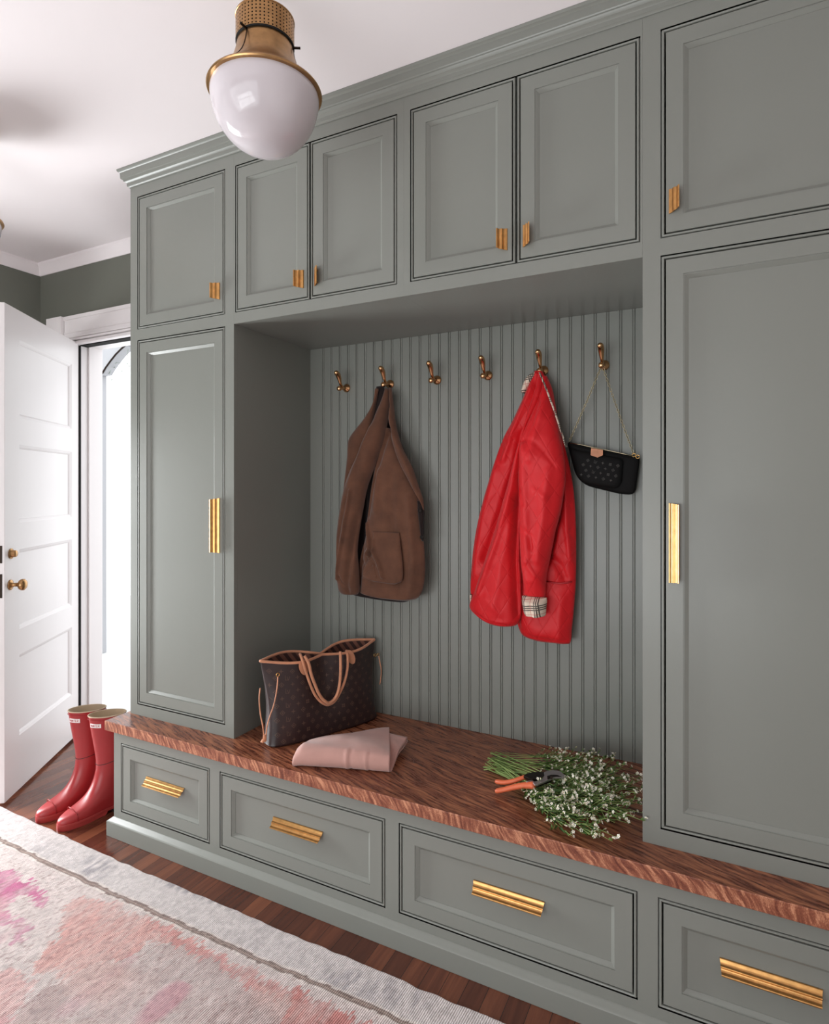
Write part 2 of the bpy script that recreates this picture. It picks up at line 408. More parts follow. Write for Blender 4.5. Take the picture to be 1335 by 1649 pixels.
# ------------------------------------------------------------------ tall cabinets
NL, NR = 0.5926, 2.0843; BT = 0.484; NT = 2.0968; TOP = 2.8295; YB = 0.4995
UZ0, UZ1, LZ0, LZ1 = 2.140, 2.710, 0.530, 2.093
def carcass(x0, x1, z0, z1, y0, y1, t=0.018):
    b = MB().box(x0, x0+t, y0, y1, z0, z1).box(x1-t, x1, y0, y1, z0, z1).box(x0+t, x1-t, y0, y1, z0, z0+t).box(x0+t, x1-t, y0, y1, z1-t, z1).box(x0+t, x1-t, y1-0.008, y1, z0+t, z1-t)
    return b
def tall(x0, x1, hx0, hx1, label, pulls_right):
    t = thing('tall_cabinet', label, 'cabinet', (x0, 0, BT))
    inv = Matrix.Translation((-x0, 0, -BT))
    def fin(mb, *a, **k): return mb.xform(inv).build(*a, **k)
    fin(carcass(x0, x1, BT, 2.80, 0.0202, YB), 'carcass', M_green, t)
    fin(face_frame(x0, x1, BT, 2.80, 0.0, [(hx0, hx1, LZ0, LZ1), (hx0, hx1, UZ0, UZ1)]), 'face_frame', M_green, t, auto=14)
    for (z0, z1, up) in ((LZ0, LZ1, 0), (UZ0, UZ1, 1)):
        w = hx1-hx0-2*GAP; h = z1-z0-2*GAP
        d = slab(w, h, 0.018, [(STILE, w-STILE, STILE, h-STILE)]).xform(Matrix.Translation((hx0+GAP-x0, 0, z0+GAP-BT))).build('cabinet_door', M_green, t, auto=14)
        if up: L, zc = 0.066, z0+0.095
        else: L, zc = 0.216, 1.311
        if pulls_right: org = (hx1-0.027-x0, 0, zc-BT); ac = (-1, 0, 0)
        else: org = (hx0+0.021-x0, 0, zc-BT); ac = (1, 0, 0)
        pull(L, org, (0, 0, 1), ac, (0, -1, 0), d, inset=0.0045 if not up else 0.004)
    return t
tall(0.0, NL-0.0003, 0.0437, 0.5467, 'narrow grey-green tall cabinet at the left end, beside the open white door', True)
tall(NR+0.0003, 2.677, 2.1305, 2.6335, 'large grey-green tall cabinet on the right, beside the hanging shoulder bag', False)
# ------------------------------------------------------------------ wall cabinets over the niche
def wallcab(x0, x1, hs, label):
    t = thing('wall_cabinet', label, 'cabinet', (x0, 0, NT)); inv = Matrix.Translation((-x0, 0, -NT))
    carcass(x0, x1, NT, 2.80, 0.0202, YB).xform(inv).build('carcass', M_green, t)
    face_frame(x0, x1, NT, 2.80, 0.0, hs).xform(inv).build('face_frame', M_green, t, auto=14)
    for k, (hx0, hx1, z0, z1) in enumerate(hs):
        w = hx1-hx0-2*GAP; h = z1-z0-2*GAP
        d = slab(w, h, 0.018, [(STILE, w-STILE, STILE, h-STILE)]).xform(Matrix.Translation((hx0+GAP-x0, 0, z0+GAP-NT))).build('cabinet_door', M_green, t, auto=14)
        zc = z0+0.078-NT
        if k == 0: pull(0.066, (hx1-0.027-x0, 0, zc), (0, 0, 1), (-1, 0, 0), (0, -1, 0), d, inset=0.004)
        else: pull(0.066, (hx0+0.021-x0, 0, zc), (0, 0, 1), (1, 0, 0), (0, -1, 0), d, inset=0.004)
MID = 1.3384
wallcab(NL, MID, [(0.5974+0.002, 0.9556, UZ0, UZ1), (0.9558, 1.3138, UZ0, UZ1)], 'double-door grey-green wall cabinet over the left of the niche, behind the pendant lamp')
wallcab(MID+0.0002, NR, [(1.3629, 1.7242, UZ0, UZ1), (1.7244, 2.0810-0.002, UZ0, UZ1)], 'double-door grey-green wall cabinet over the right of the niche, above the red coat')
# cornice
CC = [(0, 2.757), (0.004, 2.757), (0.006, 2.760), (0.010, 2.762), (0.011, 2.774), (0.014, 2.778), (0.019, 2.781), (0.021, 2.787), (0.023, 2.790), (0.027, 2.791), (0.029, 2.794),
      (0.030, 2.816), (0.033, 2.819), (0.038, 2.821), (0.040, 2.8295), (0, 2.8295)]
b = run('x', CC, (0, 0, 0), (2.677, 0, 0), (0, -1, 0), None, -1, 0)
m2 = run('x', CC, (0, YB, 0), (0, 0, 0), (-1, 0, 0), None, 0, 1)
b.add(m2.v, m2.f)
b.box(0.0, 2.677, 0.0, YB, 2.8005, 2.8295)
struct(b.build('trim_6', M_green, auto=30))

# ------------------------------------------------------------------ beadboard back of the niche
b = MB(); x = NL+0.0005; prof = []
pitch = 0.0446; xb = 1.7819-25*pitch
xs_g = [xb+i*pitch for i in range(0, 45)]
pts = [(NL+0.0003, 0.489)]
for g in xs_g:
    for dx, dy in ((-0.0058, 0), (-0.0052, 0.0040), (-0.0040, 0.0040), (-0.0034, 0.0010), (-0.0018, -0.0007), (0.0, -0.0010), (0.0018, -0.0007), (0.0034, 0.0010), (0.0040, 0.0034), (0.0048, 0.0034), (0.0053, 0.0)):
        if NL+0.002 < g+dx < NR-0.002: pts.append((g+dx, 0.489+dy))
pts.append((NR-0.0003, 0.489))
n = len(pts)
vv = [(x, y, BT+0.0005) for x, y in pts]+[(x, y, NT-0.0005) for x, y in pts]
b.add(vv, [(i, i+1, n+i+1, n+i) for i in range(n-1)])
b.add([(NL+0.0003, 0.489, BT+0.0005), (NL+0.0003, 0.4975, BT+0.0005), (NR-0.0003, 0.4975, BT+0.0005), (NR-0.0003, 0.489, BT+0.0005),
       (NL+0.0003, 0.489, NT-0.0005), (NL+0.0003, 0.4975, NT-0.0005), (NR-0.0003, 0.4975, NT-0.0005), (NR-0.0003, 0.489, NT-0.0005)],
      [(0, 1, 5, 4), (1, 2, 6, 5), (2, 3, 7, 6)])
o = b.build('beadboard_panel', M_green)
tag(o, 'grey-green beadboard back panel of the niche behind the coats', 'wall panel')

# ------------------------------------------------------------------ bench with drawers
G = -0.0796; DZ0, DZ1 = 0.1053, 0.393
t = thing('drawer_bench', 'long low grey-green bench base with four drawers and brass pulls', 'bench', (0, G, 0)); I = Matrix.Translation((0, -G, 0))
holes = [(0.0437, 0.5467, DZ0, DZ1), (0.5974, 1.3138, DZ0, DZ1), (1.3629, 2.0810, DZ0, DZ1), (2.1305, 2.6335, DZ0, DZ1)]
carcass(0.0, 2.677, 0.002, 0.443, G+0.0202, YB).xform(I).build('carcass', M_green, t)
face_frame(0.0, 2.677, 0.002, 0.443, G, holes).xform(I).build('face_frame', M_green, t, auto=14)
PL = [(0, 0.001), (0.0205, 0.001), (0.0205, 0.060), (0.0190, 0.0625), (0.0150, 0.0650), (0.0050, 0.0730), (0.0022, 0.0755), (0, 0.076)]
b = run('p', PL, (0, G, 0), (2.677, G, 0), (0, -1, 0), None, -1, 0); m2 = run('p', PL, (0, YB, 0), (0, G, 0), (-1, 0, 0), None, 0, 1)
b.add(m2.v, m2.f); b.xform(I).build('plinth', M_green, t, auto=30)
for (x0, x1, z0, z1) in holes:
    w = x1-x0-2*GAP; h = z1-z0-2*GAP
    d = slab(w, h, 0.018, [(STILE, w-STILE, STILE, h-STILE)]).xform(Matrix.Translation((x0+GAP, 0, z0+GAP))).build('drawer', M_green, t, auto=14)
    pull(0.216, ((x0+x1)/2, 0.0098, 0.281), (1, 0, 0), (0, 0, -1), (0, -1, 0), d)
# worktop
b = MB()
X0, X1, Y0, Y1, Z0, Z1 = -0.024, 2.677, -0.1056, YB, 0.4435, BT-0.0003
e = 0.002
b.add([(X0+e, Y0+e, Z1), (X1, Y0+e, Z1), (X1, Y1, Z1), (X0+e, Y1, Z1)], [(0, 1, 2, 3)], 0)
ring = lambda i, z: [(X0+i, Y0+i, z), (X1, Y0+i, z), (X1, Y1, z), (X0+i, Y1, z)]
b.loft([ring(e, Z1), ring(0.0005, Z1-0.0006), ring(0, Z1-e), ring(0, Z0+e), ring(e, Z0)], cap0=False, cap1=True, mi=1)
o = b.build('bench_top', [M_oak, M_oakedge])
tag(o, 'long reddish-brown oak worktop lying over the bench drawers', 'bench top')

# ------------------------------------------------------------------ open door leaf
A = Vector((-1.087, 0.49)); dv = Vector((0.56132, -0.8276)); LL = 0.785; s0 = -0.002
near = A+dv*(s0+LL)
ang = math.atan2(0.8276, -0.56132)
# panel openings; local x = (s0+LL) - s
ox0, ox1 = (s0+LL)-0.656, (s0+LL)-0.086
ops = [(ox0, ox1, 0.258, 0.645), (ox0, ox1, 0.768, 1.150), (ox0, ox1, 1.277, 1.652), (ox0, ox1, 1.782, 2.155)]
DP = [(0.0, 0.0), (0.0, 0.0012), (0.004, 0.0030), (0.010, 0.0045), (0.0165, 0.0090), (0.0185, 0.0120), (0.0186, 0.0120)]
b = slab(LL, 2.296, 0.042, ops, prof=DP, ch=0.002)
M0 = Matrix.Translation((near.x, near.y, 0.014)) @ Matrix.Rotation(ang, 4, 'Z')
leaf = b.build('door_1', M_white, auto=12); leaf.matrix_world = M0; struct(leaf)
def turned(prof, c, M=None, n=28):
    return MB().lathe(prof, n, (0, 0, 0), Matrix.Translation(c) @ Matrix.Rotation(PI/2, 4, 'X') if M is None else M)
kx = (s0+LL)-0.735
b = turned([(0.0, 0.0), (0.024, 0.0), (0.0245, 0.003), (0.020, 0.006), (0.011, 0.009), (0.0085, 0.016), (0.009, 0.030), (0.013, 0.036), (0.023, 0.042), (0.027, 0.051), (0.026, 0.060), (0.019, 0.067), (0.008, 0.070), (0.0, 0.0705)], (kx, -0.0005, 0.993))
b.build('door_knob', M_lamp, leaf, smooth=True)
b = turned([(0.0, 0.0), (0.024, 0.0), (0.0245, 0.003), (0.019, 0.007), (0.0165, 0.010), (0.016, 0.022), (0.013, 0.025), (0.0, 0.0255)], (kx+0.005, -0.0005, 1.138))
b.build('deadbolt', M_lamp, leaf, auto=50)
b = MB().box(-0.002, 0.0, 0.010, 0.034, 0.94, 1.05).box(-0.002, 0.0, 0.010, 0.034, 1.10, 1.18)
b.build('latch_plate', M_darkmetal, leaf)

# ------------------------------------------------------------------ porch outside the doorway
M_deck = mk_paint('pale_porch_floor', (205, 205, 205), 0.7)
o = MB().box(-5.0, 4.0, 0.67, 7.0, -0.16, -0.04).build('porch_floor', M_deck); tag(o, 'pale porch floor outside the open door', 'porch floor')
yb = 1.75
b = MB()
pa = [at(u, v, 'y', yb) for u, v in ((163, 560), (203, 554), (203, 557), (197, 562), (188, 571), (180, 581), (172, 592), (166, 602), (163, 606))]
r0 = [Vector((p.x-(0.35 if i in (0, 8) else 0), yb, p.z)) for i, p in enumerate(pa)]
b.loft([r0, [p+Vector((0, 0.09, 0)) for p in r0]])
tip = pa[1]
b.box(-5.0, 1.3, yb, yb+0.09, tip.z-0.004, tip.z+0.25)
b.box(-5.0, pa[0].x-0.05, yb, yb+0.09, -0.041, tip.z)
o = b.build('porch_arch', mk_paint('porch_paint', (168, 168, 172), 0.6), bevel=0.004); tag(o, 'white arched porch bracket seen through the doorway', 'porch arch')
b = MB()
rim = [pa[2], pa[3], pa[4], pa[5], pa[6], pa[7]]
b.tube([p+Vector((0.0, -0.01, 0)) for p in rim], 0.008, 6)
b.build('dark_edge', M_darkmetal, o)
# a thin twig with leaves beyond
M_leafo = Mat('pale_leaf', (150, 160, 150), 0.6).m
b = MB(); y2 = 1.80
tw = [at(u, v, 'y', y2) for u, v in ((207, 551), (206, 566), (203, 580), (196, 585), (188, 584), (181, 590), (176, 602))]
b.tube(tw, 0.0025, 5)
for u, v in ((184, 592), (196, 598), (205, 586), (180, 612), (175, 601), (208, 590)):
    p = at(u, v, 'y', y2)
    b.add([p+Vector((-0.012, 0, 0.004)), p+Vector((0, -0.006, -0.008)), p+Vector((0.014, 0, 0.002)), p+Vector((0, 0.006, 0.010))], [(0, 1, 2), (0, 2, 3)])
o = b.build('leafy_twig', M_leafo); tag(o, 'thin pale leafy twig hanging below the porch arch outside', 'twig')

# ------------------------------------------------------------------ pendants
M_opal = Mat('opal_glass', (206, 199, 203), 0.06, spec=0.6)
M_opal.b.inputs['Subsurface Weight'].default_value = 0.25; M_opal.b.inputs['Subsurface Radius'].default_value = (0.03, 0.03, 0.03)
M_opal.b.inputs['Subsurface Scale'].default_value = 0.5; M_opal = M_opal.m
RZ = 2.5146
def make_pendant(x, y, label):
    t = thing('pendant_lamp', label, 'pendant lamp', (x, y, CH), 'opal pendant lamps in a row')
    o = RZ-CH
    # rim and flared neck
    b = MB().lathe([(0.139, -0.004), (0.1485, -0.004), (0.1505, -0.001), (0.149, 0.003), (0.143, 0.008), (0.132, 0.016), (0.117, 0.028), (0.104, 0.042), (0.093, 0.058), (0.084, 0.076), (0.0775, 0.097), (0.0735, 0.118), (0.0725, 0.1255), (0.0722, 0.128), (0.0, 0.128)], 64, (0, 0, o))
    b.build('neck', M_lamp, t, auto=40)
    # globe
    pr = [(0.1395, 0.0)]+[(0.1425*math.cos(a)**0.92, -0.157*math.sin(a)) for a in [PI/2*k/22 for k in range(1, 22)]]+[(0.0005, -0.157)]
    MB().lathe([(0.1395, 0.004)]+pr, 64, (0, 0, o-0.002), cap1=True).build('globe', M_opal, t, smooth=True)
    # perforated gallery
    b = MB(); z0, z1 = o+0.128, o+0.190; r = 0.0762; nc, nr = 46, 7
    for i in range(nc):
        for k in range(nr):
            a0, a1 = 2*PI*i/nc, 2*PI*(i+1)/nc; h0 = z0+(z1-z0)*k/nr; h1 = z0+(z1-z0)*(k+1)/nr
            am, hm = (a0+a1)/2, (h0+h1)/2; da, dh = (a1-a0)/2, (h1-h0)/2
            outer = [(am+da*cx, hm+dh*cz) for cx, cz in ((-1, -1), (0, -1), (1, -1), (1, 0), (1, 1), (0, 1), (-1, 1), (-1, 0))]
            inner = [(am+da*0.42*math.cos(q), hm+dh*0.48*math.sin(q)) for q in (-3*PI/4, -PI/2, -PI/4, 0, PI/4, PI/2, 3*PI/4, PI)]
            P = [(r*math.cos(a), r*math.sin(a), h) for a, h in outer+inner]
            b.add(P, [(j, (j+1) % 8, 8+(j+1) % 8, 8+j) for j in range(8)])
    b.lathe([(0.0762, 0.190), (0.0775, 0.191), (0.0775, 0.194), (0.074, 0.196), (0.02, 0.197), (0.012, 0.199), (0.0, 0.199)], 46, (0, 0, o))
    b.lathe([(0.0735, 0.128), (0.0735, 0.190)], 46, (0, 0, o), mi=1)  # near-black sleeve: shade behind the holes put into the colour
    b.lathe([(0.0765, 0.1245), (0.0765, 0.1285), (0.0715, 0.1290), (0.0715, 0.1245), (0.0765, 0.1245)], 46, (0, 0, o), mi=1)  # dark ring painted in for the shadow under the gallery overhang
    b.build('perforated_gallery', [M_lamp, M_gap], t, auto=40, recalc=False)
    MB().tube([(0, 0, o+0.197), (0, 0, -0.02)], 0.005, 12).build('rod', M_lamp, t, smooth=True)
    MB().lathe([(0, -0.026), (0.012, -0.026), (0.05, -0.020), (0.062, -0.012), (0.064, -0.0005), (0, -0.0005)], 40).build('ceiling_canopy', M_lamp, t, auto=40)
    for k in range(3):
        a = math.radians(30+120*k); ca, sa = math.cos(a), math.sin(a)
        b = MB().tube([(ca*0.070, sa*0.070, o+0.124), (ca*0.093, sa*0.093, o+0.124)], 0.0032, 10)
        b.build('thumbscrew', M_darkmetal, t, auto=40)
    for k in range(3):
        a = math.radians(32+120*k)
        pts = [(r, z) for r, z in ((0.0790, 0.072), (0.0763, 0.095), (0.0752, 0.12))]
        MB().tube([(math.cos(a)*(r+0.0002), math.sin(a)*(r+0.0002), o+z) for r, z in [(0.117, 0.028), (0.104, 0.042), (0.093, 0.058), (0.084, 0.076), (0.0775, 0.097), (0.0735, 0.118), (0.0725, 0.1255)]], 0.0012, 6).build('seam', M_darkmetal, t)
    return t
make_pendant(1.191, -0.512, 'brass and white opal pendant lamp hanging in front of the wall cabinets')
make_pendant(-0.365, -0.485, 'second brass-rimmed pendant lamp, just entering at the left edge above the door')
# ------------------------------------------------------------------ rug
def make_rug():
    x0, x1, y0, y1 = -0.66, 2.30, -1.72, -0.178
    dx = 0.0046
    nx, ny = int((x1-x0)/dx), int((y1-y0)/dx)
    X, Y = np.meshgrid(np.linspace(x0, x1, nx), np.linspace(y0, y1, ny))
    rng = np.random.RandomState(3)
    def vnoise(x, y, sx, sy, seed):
        r = np.random.RandomState(seed).rand(128, 128); a = x/sx+50; c = y/sy+50
        i = np.floor(a).astype(int); j = np.floor(c).astype(int); f = a-i; g = c-j
        f = f*f*(3-2*f); g = g*g*(3-2*g); R = lambda p, q: r[p % 128, q % 128]
        return (R(i, j)*(1-f)+R(i+1, j)*f)*(1-g)+(R(i, j+1)*(1-f)+R(i+1, j+1)*f)*g
    wob = (vnoise(X, Y, 0.035, 0.05, 1)-0.5)*0.034+(vnoise(X, Y, 0.006, 0.02, 2)-0.5)*0.036
    wob2 = (vnoise(X, Y, 0.035, 0.05, 5)-0.5)*0.034+(vnoise(X, Y, 0.006, 0.02, 6)-0.5)*0.038
    PX, PY = X+wob, Y+wob2
    def poly(pts, ox, oy, k):
        return [tuple(at(ox+p/k, oy+q/k, 'z', 0.012))[:2] for p, q in pts]
    def inside(P):
        m = np.zeros(X.shape, bool); n = len(P)
        for i in range(n):
            (xa, ya), (xb, yb) = P[i], P[(i+1) % n]
            c = ((ya > PY) != (yb > PY)) & (PX < (xb-xa)*(PY-ya)/((yb-ya) if yb != ya else 1e-9)+xa); m ^= c
        return m
    def srgb(c): return np.array(lin(c)[:3])
    col = np.ones(X.shape+(3,))*srgb((214, 200, 196))
    def blend(mask, c, a, seed=None):
        w = mask*a
        if seed is not None: w = w*np.clip(0.15+0.75*vnoise(X, Y, 0.05, 0.12, seed)+0.55*vnoise(X, Y, 0.007, 0.03, seed+50), 0, 1)
        col[:] = col*(1-w[..., None])+srgb(c)*w[..., None]
    K = 4.172
    salmon = poly([(480, 650), (740, 680), (1000, 790), (1400, 990), (1400, 1060), (1150, 940), (1000, 980), (850, 1050), (600, 1110), (430, 1150), (240, 1160), (240, 1060), (400, 920), (400, 720)], 0, 1290, K)
    taupe = poly([(1150, 940), (1700, 1180), (2100, 1400), (2400, 1800), (1400, 2400), (-200, 1900), (60, 1500), (260, 1300), (500, 1170), (850, 1060)], 0, 1290, K)
    pink2 = poly([(-300, 1160), (200, 1170), (230, 1230), (130, 1400), (0, 1560), (-300, 1700)], 0, 1290, K)
    mag = poly([(-200, 420), (0, 475), (90, 485), (240, 555), (335, 640), (325, 685), (262, 700), (215, 640), (110, 655), (40, 720), (100, 790), (160, 835), (215, 880), (130, 950), (40, 985), (70, 940), (150, 890), (80, 850), (-200, 820)], 0, 1290, K)
    red = poly([(560, 715), (700, 770), (960, 900), (1500, 1200), (560, 1500), (535, 898)], 300, 1380, 3.3375)
    inner2 = poly([(540, 1230), (800, 1180), (1000, 1260), (1250, 1420), (900, 1700), (500, 1600), (420, 1400)], 0, 1290, K)
    stripf = poly([(1000, 800), (1335, 960), (2050, 1340), (2000, 1400), (1335, 1040), (1000, 860)], 0, 1290, K)
    blend(inside(salmon), (212, 158, 150), 0.9, 11)
    blend(inside(taupe), (176, 152, 148), 0.75, 12)
    blend(inside(inner2), (214, 200, 196), 0.7, 13)
    blend(inside(pink2), (214, 168, 164), 0.8, 14)
    blend(inside(stripf), (206, 140, 134), 0.8, 15)
    blend(inside(red), (196, 124, 118), 0.95, 16)
    blend(inside(mag), (192, 96, 140), 0.95, 17)
    n1 = vnoise(X, Y, 0.11, 0.14, 21)
    blend(np.clip((n1-0.62)*6, 0, 1)*(Y < -0.50), (200, 120, 140), 0.45)
    blend(np.clip((vnoise(X, Y, 0.16, 0.2, 22)-0.6)*5, 0, 1)*(Y < -0.40), (216, 176, 168), 0.5)
    # outer border and its brown double line
    yb = -0.330-0.010*np.sin((X+0.4)*1.9)+(vnoise(X, Y, 0.02, 0.02, 31)-0.5)*0.004
    bord = Y > yb+0.012
    col[bord] = srgb((212, 203, 201))
    blend(bord*np.clip((vnoise(X, Y, 0.16, 0.06, 32)-0.40)*2.6, 0, 1)*np.clip(vnoise(X, Y, 0.012, 0.05, 33)*2-0.55, 0, 1), (120, 116, 126), 0.62)
    blend(np.abs(Y-yb) < 0.0150, (232, 222, 214), 0.6)
    blend(np.abs(Y-yb) < 0.0088, (104, 78, 68), 0.85)
    blend(np.abs(Y-yb) < 0.0024, (186, 166, 154), 0.7)
    # thread mottling, short dashes running across
    fr = vnoise(X, Y, 0.010, 0.018, 41); fr2 = vnoise(X, Y, 0.0046, 0.010, 42)
    k = 0.80+0.26*fr+0.14*(fr2 > 0.5)
    dash = np.clip((vnoise(X, Y, 0.0046, 0.010, 43)-0.76)*9, 0, 1)
    col *= k[..., None]; blend(dash*(Y < -0.33), (132, 92, 84), 0.5)
    ex = (vnoise(X, Y, 0.05, 9, 51)-0.5)*0.007+np.where(Y > -0.3, -0.016*np.clip((X+0.66), 0, 1)*1.6*(Y+0.3)/0.12, 0)
    Z = 0.0115+0.0010*vnoise(X, Y, 0.012, 0.02, 52)+0.0018*vnoise(X, Y, 0.2, 0.3, 53)
    edge = (X < x0+0.001) | (X > x1-0.001) | (Y < y0+0.001) | (Y > y1-0.001)
    Z[edge] = 0.008
    v = np.stack([X, Y+ex, Z], -1).reshape(-1, 3)
    me = bpy.data.meshes.new('area_rug')
    idx = np.arange(nx*ny).reshape(ny, nx)
    q = np.stack([idx[:-1, :-1], idx[:-1, 1:], idx[1:, 1:], idx[1:, :-1]], -1).reshape(-1, 4)
    # skirt and base
    rimi = np.r_[idx[0, :], idx[1:, -1], idx[-1, -2::-1], idx[-2:0:-1, 0]]
    base = v[rimi].copy(); base[:, 2] = 0.0005; nb = len(v)
    allv = np.vstack([v, base]); m = len(rimi)
    side = [(int(rimi[i]), int(nb+i), int(nb+(i+1) % m), int(rimi[(i+1) % m])) for i in range(m)]
    me.from_pydata(allv.tolist(), [], q.tolist()+side)
    ca = me.color_attributes.new('dye', 'FLOAT_COLOR', 'POINT')
    c4 = np.ones((len(allv), 4)); c4[:nb, :3] = col.reshape(-1, 3); c4[nb:, :3] = srgb((200, 188, 180))
    ca.data.foreach_set('color', c4.reshape(-1))
    for p in me.polygons: p.use_smooth = True
    mt = Mat('knotted_wool', (220, 200, 195), 0.95, spec=0.15, sheen=0.2)
    a = mt.new('VertexColor'); a.layer_name = 'dye'
    w = mt.noise(1, 2, mt.mapping((420, 190, 1)), 0.6)
    w2 = mt.noise(1, 2, mt.mapping((620, 150, 1)), 0.6)
    c = mt.mix(a.outputs[0], (110, 84, 80), mt.math('MULTIPLY', mt.ramp(w, [(0.52, (0, 0, 0)), (0.72, (1, 1, 1))]), 0.26), 'MIX')
    wv = mt.new('TexWave'); wv.bands_direction = 'X'; wv.inputs['Scale'].default_value = 50; wv.inputs['Distortion'].default_value = 2.2; wv.inputs['Detail'].default_value = 2; wv.inputs['Detail Scale'].default_value = 0.25
    mt.link(mt.mapping((1, 1, 1), (0, 0, 0.06)), wv.inputs['Vector'])
    c = mt.mix(c, (96, 74, 72), mt.math('MULTIPLY', mt.math('MULTIPLY', mt.ramp(wv.outputs['Fac'], [(0.0, (1, 1, 1)), (0.35, (0, 0, 0))]), mt.ramp(w2, [(0.35, (0, 0, 0)), (0.6, (1, 1, 1))])), 0.5))
    mt.color(c); mt.bump(mt.math('ADD', mt.math('ADD', w, w2), wv.outputs['Fac']), 0.0022, 0.8)
    me.materials.append(mt.m)
    o = bpy.data.objects.new('area_rug', me); C.objects.link(o)
    tag(o, 'faded pink and ivory knotted wool rug lying in front of the bench', 'rug')
make_rug()

# ------------------------------------------------------------------ double hooks
def hook_mesh():
    b = MB()
    b.lathe([(0.0, 0.0), (0.0180, 0.0), (0.0190, 0.002), (0.0184, 0.005), (0.0125, 0.008), (0.0110, 0.0095), (0.0095, 0.010), (0.0075, 0.014), (0.0, 0.014)], 28, (0, 0, 0), Matrix.Rotation(PI/2, 4, 'X'))
    arm = catmull([(0, -0.010, 0, 0.0068), (0, -0.022, -0.003, 0.0062), (0, -0.034, -0.006, 0.0060), (0, -0.044, -0.009, 0.0065), (0, -0.052, -0.010, 0.0060)], 14)
    b2 = MB().tube([a[:3] for a in arm], [a[3] for a in arm], 12)
    b2.lathe([(0.0, -0.011), (0.006, -0.0100), (0.0098, -0.0060), (0.0112, 0.0), (0.0098, 0.0060), (0.006, 0.0095), (0, 0.010)], 20, (0, 0, 0), Matrix.Translation((0, -0.060, -0.0105)) @ Matrix.Rotation(PI/2, 4, 'X'))
    pr = catmull([(0, -0.022, -0.004, 0.0062), (0, -0.034, -0.001, 0.0064), (0, -0.045, 0.007, 0.0060), (0, -0.053, 0.018, 0.0072), (0, -0.059, 0.030, 0.0092), (0, -0.065, 0.041, 0.0110), (0, -0.073, 0.050, 0.0116), (0, -0.082, 0.0545, 0.0108), (0, -0.089, 0.056, 0.0080), (0, -0.0925, 0.0565, 0.0025)], 30)
    b3 = MB().tube([a[:3] for a in pr], [a[3] for a in pr], 14)
    return b, b2, b3
hook0 = None
HL = ['leftmost brass double hook on the beadboard, nothing hanging on it', 'brass double hook holding up the brown suede coat', 'empty brass double hook just right of the brown coat',
      'empty brass double hook just left of the red coat', 'brass double hook holding up the red quilted coat', 'brass double hook holding the chain of the small dark bag']
HX = [0.7932+0.2219*k for k in range(6)]; HZ = 1.904
for k in range(6):
    if k == 0:
        hook0 = thing('coat_hook', HL[0], 'coat hook', (HX[0], 0.4886, HZ), 'brass double hooks on the beadboard')
        b1, b2, b3 = hook_mesh()
        b1.build('rosette', M_bronze, hook0, smooth=True); b2.build('lower_prong', M_bronze, hook0, smooth=True); b3.build('upper_prong', M_bronze, hook0, smooth=True)
    else:
        r = hook0.copy(); C.objects.link(r); r.location = (HX[k], 0.4886, HZ); r['label'] = HL[k]
        for ch in list(hook0.children):
            c = ch.copy(); C.objects.link(c); c.parent = r

# ------------------------------------------------------------------ cloth panels hanging near the wall
def drape(rows, y0, thick, ridges=(), n=44, m=70, px=1.0, ex=2.2, back=0.35, wob=0.0, seed=0, ydrop=None, y_at=None):
    """rows: (uL, vL, uR, vR) down the garment, traced at distance y0; returns MB of a closed soft slab"""
    R = catmull([tuple(r) for r in rows], m)
    rs = np.random.RandomState(seed); b = MB(); rings = []
    rid = []
    for pts, w, h in ridges:
        rid.append(([tuple(at(p[0], p[1], 'y', y0))[0::2] for p in pts], w*0.00195, h))
    for k, (uL, vL, uR, vR) in enumerate(R):
        L = at(uL, vL, 'y', y0); Rr = at(uR, vR, 'y', y0); t = k/(m-1)
        f = []; bk = []
        tk = thick*min(1, 0.35+3.2*t)*min(1, 0.45+8*(1-t))
        yb = y0+(y_at(t) if y_at else 0)
        for i in range(n):
            s = i/(n-1); s = 0.5-0.5*math.cos(PI*s)
            x = L.x+(Rr.x-L.x)*s; z = L.z+(Rr.z-L.z)*s
            pr = max(0.0, 1-abs(2*s-1)**ex)**0.5
            d = tk*pr
            for pts, w, h in rid:
                best = 9
                for a, c in zip(pts[:-1], pts[1:]):
                    vx, vz = c[0]-a[0], c[1]-a[1]; q = max(0, min(1, ((x-a[0])*vx+(z-a[1])*vz)/(vx*vx+vz*vz+1e-12)))
                    best = min(best, math.hypot(x-a[0]-q*vx, z-a[1]-q*vz))
                d += h*math.exp(-(best/w)**2)*min(1, pr*1.6)
            if wob: d += wob*pr*(math.sin(x*61+z*23+seed)+math.sin(x*37-z*41+2*seed)+math.sin(z*77+x*15))/3
            f.append(Vector((x, yb-max(d, 0.001), z)))
            if 0 < i < n-1 and i % 3 == 0: bk.append(Vector((x, yb+thick*back*pr*0.6, z)))
        rings.append(f+bk[::-1])
    b.loft(rings)
    return b

def zm(ox, oy, k, pts): return [tuple((ox+p/k if i % 2 == 0 else oy+p/k) for i, p in enumerate(q)) for q in pts]
